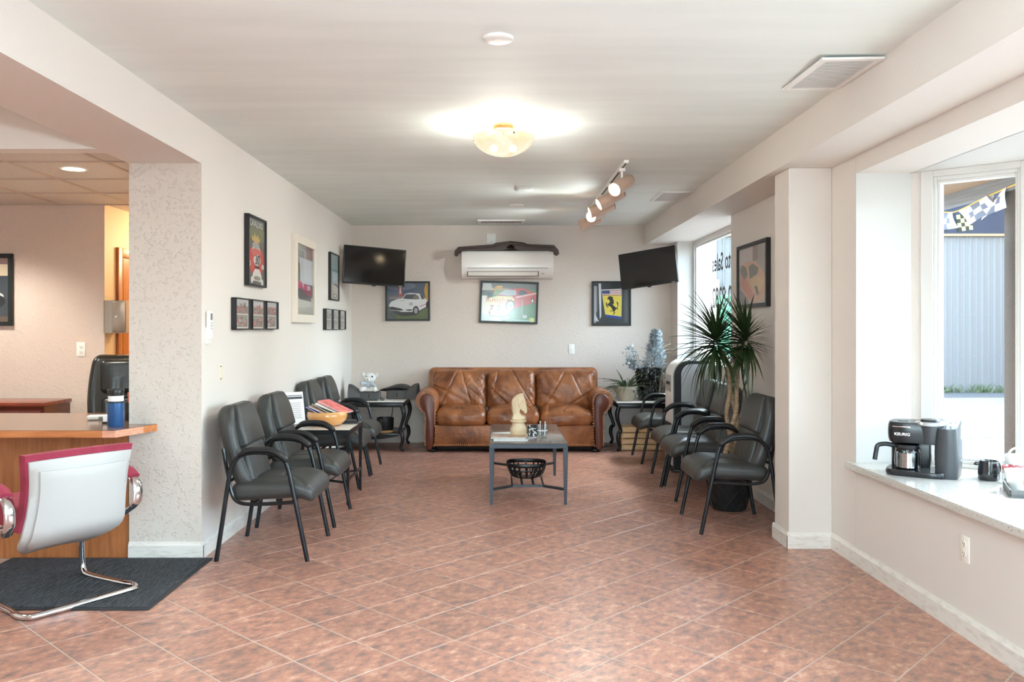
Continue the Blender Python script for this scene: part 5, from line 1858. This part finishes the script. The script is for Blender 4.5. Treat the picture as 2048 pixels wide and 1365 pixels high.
# round plates, return grilles, slot vent on the ceiling
for (x, y, r_, lab) in ((-.006, 3.61, .066, 'larger round white cover plate on the ceiling nearest the camera'), (.17, 8.5, .068, 'small round white detector on the ceiling near the back wall')):
    t = thing('ceiling_disc', lab, 'cover plate', (x, y, H))
    MB().lathe([(0, -.014), (r_ * .8, -.014), (r_ * .95, -.010), (r_, -.003), (r_, 0), (0, 0)], 32).build('plate', M_WHITE, t)
    MB().lathe([(0, -.0155), (r_ * .3, -.0155), (r_ * .32, -.0138), (0, -.0138)], 20).build('centre_button', mat('plate_offwhite', (225, 222, 216), .4), t)  # centre button in a slightly greyer white than the plate
t = thing('patched_cover', 'small flat rectangular cover on the ceiling before the far disc', 'cover plate', (.22, 7.5, H))
MB().box(-.075, .075, -.12, .12, -.006, 0, bevel=.002).build('plate', M_CEIL, t)
MB().box(-.06, .06, -.004, .004, -.0075, -.0055).build('joint', M_WHITE, t)
for (x0, x1, y0, y1, ns, lab, warp) in ((1.45, 1.735, 3.82, 4.36, 24, 'large sagging return air grille beside the soffit, nearest the camera', .012), (1.455, 1.735, 7.66, 8.2, 22, 'farther return air grille on the ceiling by the soffit', 0)):
    t = thing('return_grille', lab, 'vent', ((x0 + x1) / 2, (y0 + y1) / 2, H))
    W, D = (x1 - x0) / 2, (y1 - y0) / 2
    if warp:
        t.rotation_euler = (math.radians(1.2), math.radians(-1.0), 0)
        t.location.z = H - .008
    m = MB()
    for a in ((-W, W, -D, -D + .03), (-W, W, D - .03, D), (-W, -W + .03, -D + .03, D - .03), (W - .03, W, -D + .03, D - .03)):
        m.box(a[0], a[1], a[2], a[3], -.012, 0, bevel=.002, seg=1)
    m.build('frame', M_WHITE, t)
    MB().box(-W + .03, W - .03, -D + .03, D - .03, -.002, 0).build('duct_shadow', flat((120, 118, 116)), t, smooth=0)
    m = MB()
    for k in range(ns):
        y = -D + .03 + (2 * D - .06) * (k + .5) / ns
        m.box(-W + .03, W - .03, y - .006, y + .006, -.010, -.0085, M=Matrix.Translation((0, 0, 0)))
    o = m.build('louvres', mat('louvre_white', (216, 214, 210), .4), t, smooth=0)
    o['kind'] = 'stuff'
t = thing('slot_vent', 'narrow white slotted vent on the ceiling over the back wall', 'vent', (.02, 9.83, H))
m = MB()
for a in ((-.27, .27, -.16, -.12), (-.27, .27, .12, .16), (-.27, -.235, -.12, .12), (.235, .27, -.12, .12)):
    m.box(a[0], a[1], a[2], a[3], -.012, 0, bevel=.002, seg=1)
m.build('frame', M_WHITE, t)
MB().box(-.235, .235, -.12, .12, -.002, 0).build('duct_shadow', flat((40, 38, 36)), t, smooth=0)
m = MB()
for k in range(26):
    x = -.235 + .47 * (k + .5) / 26
    m.box(x - .004, x + .004, -.12, .12, -.012, -.004)
o = m.build('louvres', M_WHITE, t, smooth=0)
o['kind'] = 'stuff'
for k, (x, y, lab) in enumerate(((-2.755, 5.50, 'lit recessed downlight in the office ceiling tiles'),)):
    t = thing('downlight', lab, 'lamp', (x, y, 2.402))
    MB().lathe([(.068, -.004), (.084, -.004), (.088, 0), (.068, .0)], 28, caps=False).build('trim_ring', M_WHITE, t)
    MB().lathe([(0, -.002), (.069, -.002)], 28).build('lamp_face', mat('downlight_face', (255, 240, 214), .4, emit=(255, 230, 190), estr=7), t)
    lamp('downlight_lamp', 'SPOT', (x, y, 2.38), 52, (1, .9, .76), spot_size=math.radians(130), spot_blend=.6, shadow_soft_size=.07)
lamp('downlight_lamp', 'SPOT', (-4.2, 6.3, 2.38), 55, (1, .88, .74), spot_size=math.radians(130), spot_blend=.6, shadow_soft_size=.07)
lamp('hall_lamp', 'POINT', (-2.75, 8.3, 2.2), 24, (1, .70, .38), shadow_soft_size=.1)

# ------------------------------------------------------------------ office side
pd = thing('towel_dispenser', 'chrome paper towel dispenser at the office wall corner', 'dispenser', (-3.185, 7.12, 1.465))
m = MB()
m.prism([(.10, .13), (.10, -.09), (.0, -.115), (-.045, -.115), (-.075, -.105), (-.095, -.08), (-.104, -.045), (-.104, .13)], -.135, .135, axis='z')
m.build('case', mat('brushed_chrome', (178, 170, 162), .2, metal=1), pd)
MB().box(-.002, .097, -.122, -.108, -.128, .128, bevel=.004).build('door', mat('brushed_steel_warm', (178, 166, 152), .32, metal=.9), pd)
MB().lathe([(.012, 0), (.011, .006), (.005, .007), (0, .005)], 14, M=Matrix.Translation((.03, -.122, .0)) @ Matrix.Rotation(PI / 2, 4, 'X')).build('lock', M_CHROME, pd)
cz = thing('credenza', 'dark cherry office cabinet against the office back wall', 'cabinet', (-4.25, 6.71, 0))
M_CH = mat('cherry_wood', (92, 36, 24), .3, rgb2=(72, 26, 18), nscale=4, stretch=(1.5, 8, 8), coat=.3)
MB().box(-.9, .77, -.21, .21, .77, .80, bevel=.004).build('top', mat('cherry_top', (128, 62, 44), .25, rgb2=(112, 50, 36), nscale=4, stretch=(1.5, 8, 8), coat=.3), cz)
MB().box(-.89, .76, -.20, .20, 0, .769).build('carcase', M_CH, cz)
for k in range(3):
    d = MB().box(-.86 + k * .54, -.34 + k * .54, -.216, -.2005, .06, .74, bevel=.004).build('door', M_CH, cz)
    MB().tube([(-.38 + k * .54, -.235, .4), (-.38 + k * .54, -.235, .5)], .005, 6).build('handle', M_BRASS, d)
oc2 = thing('office_chair', 'black leather high-back office chair behind the reception counter', 'chair', (-2.74, 6.32, 0), .42)
M_BL2 = mat('glossy_black_leather', (30, 29, 26), .3, bump=.1, bscale=60)
# chair faces local -y
def ob(p):
    v = p.z / .38
    p.x *= 1 - .16 * max(0, v) ** 2 - .05 * max(0, -v)
    p.y += -.05 * (p.x / .3) ** 2 + .02 * v
    return p
MB().cushion((.60, .13, .74), .06, 12, 4, ob, Matrix.Translation((0, .26, .80)) @ Matrix.Rotation(math.radians(-8), 4, 'X')).build('backrest', M_BL2, oc2)
MB().cushion((.42, .09, .26), .04, 10, 4, lambda p: Vector((p.x, p.y - .02 * math.cos(p.x * 7) + .006 * math.sin(p.x * 60) * (1 if p.z < 0 else .2), p.z)), Matrix.Translation((0, .225, 1.0)) @ Matrix.Rotation(math.radians(-8), 4, 'X')).build('head_cushion', M_BL2, oc2)
MB().cushion((.42, .09, .30), .04, 10, 4, None, Matrix.Translation((0, .185, .70)) @ Matrix.Rotation(math.radians(-8), 4, 'X')).build('lumbar_cushion', M_BL2, oc2)
MB().cushion((.56, .54, .13), .055, 10, 4, None, Matrix.Translation((0, -.05, .48))).build('seat', M_BL2, oc2)
for s in (-1, 1):
    m = MB()
    m.tube(catmull([(s * .3, .18, .46), (s * .34, .16, .62), (s * .34, -.02, .66), (s * .34, -.16, .63), (s * .3, -.16, .46)], 5), .022, 8, up=(1, 0, 0))
    m.cushion((.07, .28, .04), .018, 4, 3, None, Matrix.Translation((s * .34, .0, .675)))
    m.build('armrest', M_BL2, oc2)
m = MB().tube([(0, 0, .09), (0, 0, .41)], .03, 12)
m.box(-.1, .1, -.12, .12, .385, .42, bevel=.006)
m.build('column', M_BLACK, oc2)
m = MB()
for k in range(5):
    a = 2 * PI * k / 5
    m.tube([(0, 0, .11), (.3 * math.cos(a), .3 * math.sin(a), .075)], [.03, .018], 8)
m.build('star_base', M_BLACK, oc2)
for k in range(5):
    a = 2 * PI * k / 5
    MB().lathe([(0, -.02), (.028, -.02), (.03, 0), (.028, .02), (0, .02)], 14, M=Matrix.Translation((.3 * math.cos(a), .3 * math.sin(a), .03)) @ Matrix.Rotation(a, 4, 'Z') @ Matrix.Rotation(PI / 2, 4, 'X')).tube([(.3 * math.cos(a), .3 * math.sin(a), .03), (.3 * math.cos(a), .3 * math.sin(a), .08)], .008, 6).build('caster', M_BLACK, oc2)

# reception counter
rc = thing('reception_counter', 'wood-grain reception counter with a brown top left of the pilaster', 'counter', (-2.9, 5.2, 0))
M_OAKL = mat('oak_laminate', (172, 112, 66), .4, rgb2=(144, 88, 48), nscale=5, ndetail=6, stretch=(9, 9, .8), ramp=(.35, .7))
M_OAKH = mat('oak_edge', (196, 128, 76), .35, rgb2=(166, 100, 54), nscale=6, ndetail=6, stretch=(.8, 9, 9), ramp=(.35, .7))
MB().box(-2.2, .688, -.14, -.12, 0.0, .757).build('front_panel', M_OAKL, rc, smooth=0)
MB().box(-2.2, .688, -.119, .42, 0.06, .75).build('carcase', M_OAKL, rc, smooth=0)
tp = [(-2.2, -.47), (.76, -.47), (.864, -.145), (.688, -.145), (.688, .50), (-2.2, .50)]
m = MB().prism(tp, .760, .799)
m.build('counter_top', M_OAKH, rc, smooth=0)
MB().prism([(x * .999, y) for x, y in tp], .7992, .8012).build('top_laminate', mat('grey_brown_laminate', (122, 96, 84), .18, rgb2=(108, 84, 72), nscale=6, stretch=(1, 6, 6)), rc, smooth=0)
m = MB().prism([(.69, -.4722), (.762, -.4722), (.83, -.262), (.83, -.258)], .761, .798)
m.build('edge_patch', mat('pink_oak_edge', (222, 168, 140), .35, rgb2=(206, 150, 122), nscale=6, stretch=(2, 9, 9)), rc, smooth=0)

tb = thing('tumbler', 'blue insulated tumbler with a white band and black lid on the counter', 'bottle', (-2.225, 4.93, .8013))
MB().lathe([(0, 0), (.043, 0), (.0455, .006), (.0455, .137), (0, .137)], 28).build('body', mat('blue_steel', (52, 88, 140), .3, metal=.3), tb)
MB().lathe([(.0448, .1375), (.0462, .139), (.0462, .145), (.0448, .146), (0, .146), (0, .1375)], 28).build('dark_ring', M_BLACK, tb)
MB().lathe([(0, .1465), (.0425, .1465), (.042, .178), (0, .178)], 28).build('white_band', M_PAPER, tb)
MB().lathe([(0, .1785), (.043, .1785), (.045, .195), (.046, .213), (.044, .216), (.038, .21), (0, .209)], 28).build('lid', M_BLACK, tb)
pc = thing('pen_cup', 'black cup of pens and scissors behind the blue tumbler', 'cup', (-2.265, 5.24, .8013))
MB().lathe([(0, 0), (.04, 0), (.042, .004), (.042, .11), (.039, .11), (.038, .006), (0, .006)], 22).build('cup_body', M_BLACK, pc)
for k in range(7):
    a = k * 2.2
    MB().tube([(.018 * math.cos(a), .018 * math.sin(a), .008), (.034 * math.cos(a), .034 * math.sin(a), .155 + .01 * (k % 4))], .0042, 8).build('pen', flat([(90, 110, 80), (40, 60, 120), (206, 110, 80), (214, 214, 214), (60, 60, 60), (150, 160, 150), (190, 180, 90)][k]), pc)
ph = thing('desk_phone', 'white handset lying beside papers on the reception counter', 'phone', (-2.45, 5.28, .8013), .2)
MB().cushion((.2, .06, .03), .012, 6, 3, lambda p: Vector((p.x, p.y, p.z + .012 * math.cos(p.x * 15) * 0 + (.0))), Matrix.Translation((0, 0, .016))).build('handset', mat('pale_grey_plastic', (214, 214, 206), .35), ph)
MB().box(-.03, .05, -.034, -.03, .008, .022, bevel=.001).build('keypad', flat((120, 120, 118)), ph)
cb_ = thing('card_box', 'small white business card box beside the blue tumbler', 'box', (-2.315, 5.10, .8013), .05)
MB().box(-.05, .05, -.035, .035, .0, .05, bevel=.002).build('box_body', M_PAPER, cb_)
MB().box(-.05, .05, -.045, -.036, 0, .012).build('tray_lip', M_BLACK, cb_, smooth=0)

# floor mat
mtt = thing('floor_mat', 'dark ribbed floor mat in front of the reception counter', 'mat', (-2.29, 4.59, 0))
MB().box(-.60, .59, -.47, .455, .0005, .008, bevel=.003).build('border', mat('black_rubber', (44, 44, 46), .7), mtt)
M_MAT = mat('charcoal_carpet', (54, 56, 60), .95, rgb2=(84, 86, 90), nscale=40, ndetail=3, stretch=(4, .6, 1), bump=.8, bscale=120)
MB().box(-.575, .565, -.445, .43, .008, .0115, bevel=.001, seg=1).build('carpet', M_MAT, mtt)
pm = MB()
for k in range(52):
    x = -.57 + 1.13 * k / 51
    pm.box(x - .004, x + .004, -.443, .428, .0113, .0135)
o = pm.build('ribs', M_MAT, mtt, smooth=0)
o['kind'] = 'stuff'

# ------------------------------------------------------------------ maroon cantilever chair, back to the camera
fx, fy = -.83, .557
gc = thing('cantilever_chair', 'maroon armchair with a pale grey back shell on a chrome cantilever base', 'chair', (-2.27, 4.355, 0), math.atan2(fx, -fy) + PI if False else math.atan2(-fx, fy))
# local +y is the chair's front, +x its right-hand side
M_MAR = mat('maroon_fabric', (150, 44, 72), .75, bump=.15, bscale=150, rgb2=(134, 36, 60), nscale=12)
M_SHELL = mat('pale_grey_shell', (180, 180, 178), .45)
rb = .0145
base_pts = catmull([(-.27, .24, .30), (-.27, .30, .2), (-.27, .31, .08)], 4)
P = [(-.22, .06, .40), (-.235, .17, .36), (-.25, .205, .27), (-.26, .215, .10), (-.262, .20, .035), (-.265, .14, .0165), (-.28, -.10, .0165), (-.295, -.21, .0165), (-.27, -.262, .0165), (-.22, -.28, .0165)]
P = P + [(-x, y, z) for x, y, z in P[::-1]]
MB().tube(catmull(P, 5), .0155, 12).build('cantilever_base', M_CHROME, gc)
def seatf(p):
    if p.z > 0:
        p.z += .02 * (1 - (p.x / .26) ** 2)
    return p
MB().cushion((.50, .50, .11), .05, 10, 4, seatf, Matrix.Translation((0, .07, .435))).build('seat', M_MAR, gc)


def backprofile(top, bot, w_top, w_mid, w_bot):
    pass


def shellpt(u, v, off):
    """u -1..1 across, v 0..1 up the back; off outward (rear) distance"""
    half = .265 * (1 - .42 * max(0, 1 - v / .22) ** 2.2) * (1 - .05 * math.sin(PI * max(0, v - .3) / .7))
    x = u * half
    z = .262 + .475 * v
    y = -.175 - .10 * v - .05 * math.sin(PI * min(1, v * 1.0)) * .3
    if v < .3:
        y += .16 * (1 - v / .3) ** 2
    y += .045 * u * u - off
    z += .010 * (1 - u * u) * (1 if v > .9 else 0) - .02 * u * u * (1 - v) ** 2
    return (x, y, z)


def sheet(name, m_, o0, o1, u1, v0, v1, nu=16, nv=18, lip=0):
    mb = MB()
    G = []
    for o_ in (o0, o1):
        G.append([[mb.bm.verts.new(shellpt(u1 * (2 * i / nu - 1), v0 + (v1 - v0) * j / nv, o_ - (lip * (max(abs(2 * i / nu - 1) ** 8, abs(2 * j / nv - 1) ** 10)) if o_ == o1 else 0))) for i in range(nu + 1)] for j in range(nv + 1)])
    for j in range(nv):
        for i in range(nu):
            for g_ in G:
                mb._face([g_[j][i], g_[j][i + 1], g_[j + 1][i + 1], g_[j + 1][i]])
    for j in range(nv):
        for i in (0, nu):
            mb._face([G[0][j][i], G[0][j + 1][i], G[1][j + 1][i], G[1][j][i]])
    for i in range(nu):
        for j in (0, nv):
            mb._face([G[0][j][i], G[0][j][i + 1], G[1][j][i + 1], G[1][j][i]])
    return mb.build(name, m_, gc, 60)


sheet('back_cushion', M_MAR, -.055, -.001, 1.03, .30, 1.065)
sheet('back_shell', M_SHELL, .0, .026, .99, 0.0, 1.0, lip=.012)
sheet('back_shell_panel', M_SHELL, .0262, .040, .86, .05, .90, lip=.008)
for s in (-1, 1):
    lp_ = [(s * .305, -.12, .385), (s * .325, -.19, .445), (s * .33, -.19, .535), (s * .33, -.12, .59), (s * .33, .05, .60), (s * .33, .20, .585), (s * .325, .27, .515), (s * .31, .25, .41), (s * .29, .15, .38)]
    MB().tube(catmull(lp_, 6), .012, 10, r2=.028, up=(1, 0, 0)).build('arm_loop', M_CHROME, gc)
    MB().tube(catmull([(s * .33, -.165, .58), (s * .33, -.10, .613), (s * .33, .05, .623), (s * .33, .2, .61), (s * .33, .26, .575)], 5), .032, 10, r2=.018, up=(0, 0, 1)).build('arm_pad', M_MAR, gc)
    MB().tube([(s * .25, -.05, .395), (s * .31, -.06, .395)], .014, 8).build('arm_bracket', M_CHROME, gc)

# ------------------------------------------------------------------ on the stone counter
ZC = .5903
cm = thing('coffee_maker', 'black coffee maker with a glass carafe on the stone counter', 'coffee maker', (2.275, 4.53, ZC), math.radians(-34))
cm.scale = (.85, .85, .85)
# local: -y is its front, x to the viewer's right
M_DK = mat('charcoal_plastic', (58, 60, 64), .35, spec=.5)
M_DK2 = mat('black_gloss_plastic', (34, 35, 38), .25)
MB().pillow([(p.x, p.y) for p in catmull([(-.20, -.13, 0), (-.05, -.16, 0), (.10, -.15, 0), (.13, -.05, 0), (.13, .12, 0), (-.18, .12, 0), (-.225, .0, 0)], 4, True)], .036, .006, axis='z', c=.018).build('drip_base', M_DK2, cm)
MB().box(-.21, .02, .045, .12, .03, .22, bevel=.012).build('rear_column', M_DK2, cm)
hp_ = [(p.x, p.y) for p in catmull([(-.20, -.10, 0), (-.13, -.135, 0), (-.02, -.12, 0), (.03, -.10, 0), (.05, .0, 0), (.03, .12, 0), (-.18, .12, 0), (-.215, .0, 0)], 4, True)]
MB().pillow(hp_, .125, .012, axis='z', c=.268).build('brew_head', M_DK2, cm)
MB().lathe([(0, -.005), (.06, -.005), (.064, .01), (.076, .1), (.076, .115), (0, .115)], 28, (.03, -.055, .205)).build('pod_holder', M_DK, cm)
MB().lathe([(.05, .317), (.084, .317), (.088, .325), (.082, .338), (.05, .342), (.0, .342), (0, .317)], 32, (.03, -.055, 0)).build('chrome_ring', mat('satin_silver', (214, 218, 222), .22, metal=.7), cm)
MB().lathe([(0, .342), (.06, .342), (.056, .352), (.02, .356), (0, .356)], 28, (.03, -.055, 0)).build('lid', M_DK2, cm)
MB().box(-.175, -.07, -.138, -.126, .300, .308, bevel=.002).build('lid_lip', M_CHROME, cm)
MB().box(-.16, -.10, -.03, -.02, .329, .333, bevel=.001).build('lid_slot', M_BLACK, cm)
text('lettering', 'KEURIG', .024, M_WHITE, cm, (-.118, -.1385, .258), (PI / 2, 0, math.radians(-3)), sx=1.1, bold=.0006)
m = MB()
m.pillow([(p.x, p.y) for p in catmull([(.06, -.10, 0), (.10, -.135, 0), (.17, -.13, 0), (.19, -.09, 0), (.19, .1, 0), (.17, .125, 0), (.07, .12, 0), (.055, .0, 0)], 4, True)], .30, .008, axis='z', c=.151)
for v in m.bm.verts:
    if v.co.z > .28:
        v.co.z += .045 * max(0, min(1, (v.co.y + .14) / .16)) - .0
m.build('water_tower', M_DK, cm)
m = MB()
for k in range(4):
    m.sphere((.085 + .027 * k, -.06 + .012 * k, .3265 + .004 * k), .006, 8, 6, sc=(1, 1, .5))
m.build('buttons', M_CHROME, cm)
MB().box(.191, .205, -.02, .12, .10, .33, bevel=.008).build('water_tank', M_GLASS, cm)
ca = MB().lathe([(0, .04), (.068, .04), (.074, .048), (.076, .08), (.074, .14), (.066, .165), (.064, .165), (.072, .14), (.073, .08), (.071, .05), (0, .044)], 30, (-.10, -.05, 0)).build('carafe', M_GLASS, cm)
MB().lathe([(0, .046), (.064, .046), (.064, .138), (.06, .142), (.058, .138), (.058, .05), (0, .05)], 26, (-.10, -.05, 0)).build('steel_liner', mat('mirror_steel', (190, 192, 196), .12, metal=1), ca)
MB().lathe([(0, .163), (.074, .163), (.077, .172), (.07, .188), (0, .192)], 28, (-.10, -.05, 0)).build('carafe_lid', M_DK2, ca)
hd = catmull([(-.165, -.07, .176), (-.22, -.092, .186), (-.262, -.11, .176), (-.272, -.114, .14), (-.28, -.118, .085)], 5)
MB().tube(hd, .011, 10, r2=.014).build('carafe_handle', M_DK2, ca)
MB().tube([(-.18, -.085, .165), (-.182, -.086, .10)], .003, 6).build('carafe_strap', M_BLACK, ca)

mg = thing('black_mug', 'shiny black mug on the stone counter below the bay window', 'mug', (2.515, 4.37, ZC))
MB().lathe([(0, 0), (.046, 0), (.05, .006), (.051, .04), (.045, .098), (.042, .1), (.04, .097), (.046, .04), (.044, .01), (0, .008)], 30).build('mug_body', mat('black_glaze', (26, 28, 32), .08, coat=.6), mg)
MB().tube(catmull([(.044, .02, .078), (.068, .03, .08), (.078, .034, .055), (.068, .03, .03), (.048, .02, .024)], 5), .0055, 8).build('handle', mat('black_glaze', (26, 28, 32), .08, coat=.6), mg)
jr = thing('glass_jar', 'clear glass jar with a red printed band behind the white cup', 'jar', (2.575, 4.26, ZC))
MB().lathe([(0, .002), (.045, .002), (.048, .01), (.048, .1), (.045, .11), (.043, .11), (.045, .1), (.045, .012), (0, .008)], 28).build('jar_body', M_GLASS, jr)
MB().lathe([(.0485, .066), (.0492, .068), (.0492, .088), (.0485, .09)], 28, caps=False).build('red_band', mat('red_print', (196, 70, 80), .5, rgb2=(232, 180, 180), nscale=70, ramp=(.5, .56)), jr)
MB().lathe([(0, .008), (.04, .008), (.04, .02), (0, .02)], 20).build('grey_filling', mat('grey_grounds', (130, 126, 122), .8), jr)
for k in range(5):
    a = k * 1.3
    MB().sphere((.02 * math.cos(a), .02 * math.sin(a), .032 + .008 * (k % 3)), .013, 10, 7, sc=(1, 1, .7)).build('pod', M_BLACK, jr)
ty = thing('grey_tray', 'dark grey rectangular tray at the right edge of the counter', 'tray', (2.50, 4.0, ZC), math.radians(-25))
m = MB()
m.box(-.10, .12, -.14, .14, 0, .006, bevel=.002)
for a in ((-.10, .12, -.14, -.132), (-.10, .12, .132, .14), (-.10, -.092, -.14, .14), (.112, .12, -.14, .14)):
    m.box(a[0], a[1], a[2], a[3], .004, .034, bevel=.002)
m.build('tray_body', mat('slate_grey', (98, 100, 100), .45), ty)
CUPS = 'white cups on the counter tray'
for k, (x, y, s_, lab) in enumerate(((2.475, 4.07, 1.0, 'square-shouldered white cup standing at the back of the grey tray'), (2.475, 3.955, .72, 'smaller white cup at the front of the grey tray'))):
    c = thing('white_cup', lab, 'cup', (x, y, ZC + .0065))
    c['group'] = CUPS
    MB().lathe([(0, 0), (.03 * s_, 0), (.034 * s_, .004), (.052 * s_, .095 * s_), (.05 * s_, .097 * s_), (.047 * s_, .09 * s_), (.03 * s_, .008), (0, .007)], 28).build('cup_body', mat('white_glaze', (244, 243, 240), .12), c)
    MB().tube(catmull([(.045 * s_, .0, .08 * s_), (.07 * s_, .02, .085 * s_), (.078 * s_, .025, .055 * s_), (.04 * s_, .01, .03 * s_)], 5), .005, 8).build('handle', mat('white_glaze', (244, 243, 240), .12), c)
wm = thing('white_mug', 'white mug with a ring handle on the sill against the bay pane', 'mug', (2.665, 4.40, ZC))
MB().lathe([(0, 0), (.04, 0), (.043, .004), (.043, .125), (.04, .127), (.039, .12), (.039, .008), (0, .007)], 26).build('mug_body', mat('white_glaze', (244, 243, 240), .12), wm)
MB().tube(catmull([(-.04, -.01, .115), (-.03, -.02, .15), (0, -.03, .165), (.03, -.03, .15), (.04, -.02, .118)], 5), .006, 8).build('handle', mat('white_glaze', (244, 243, 240), .12), wm)
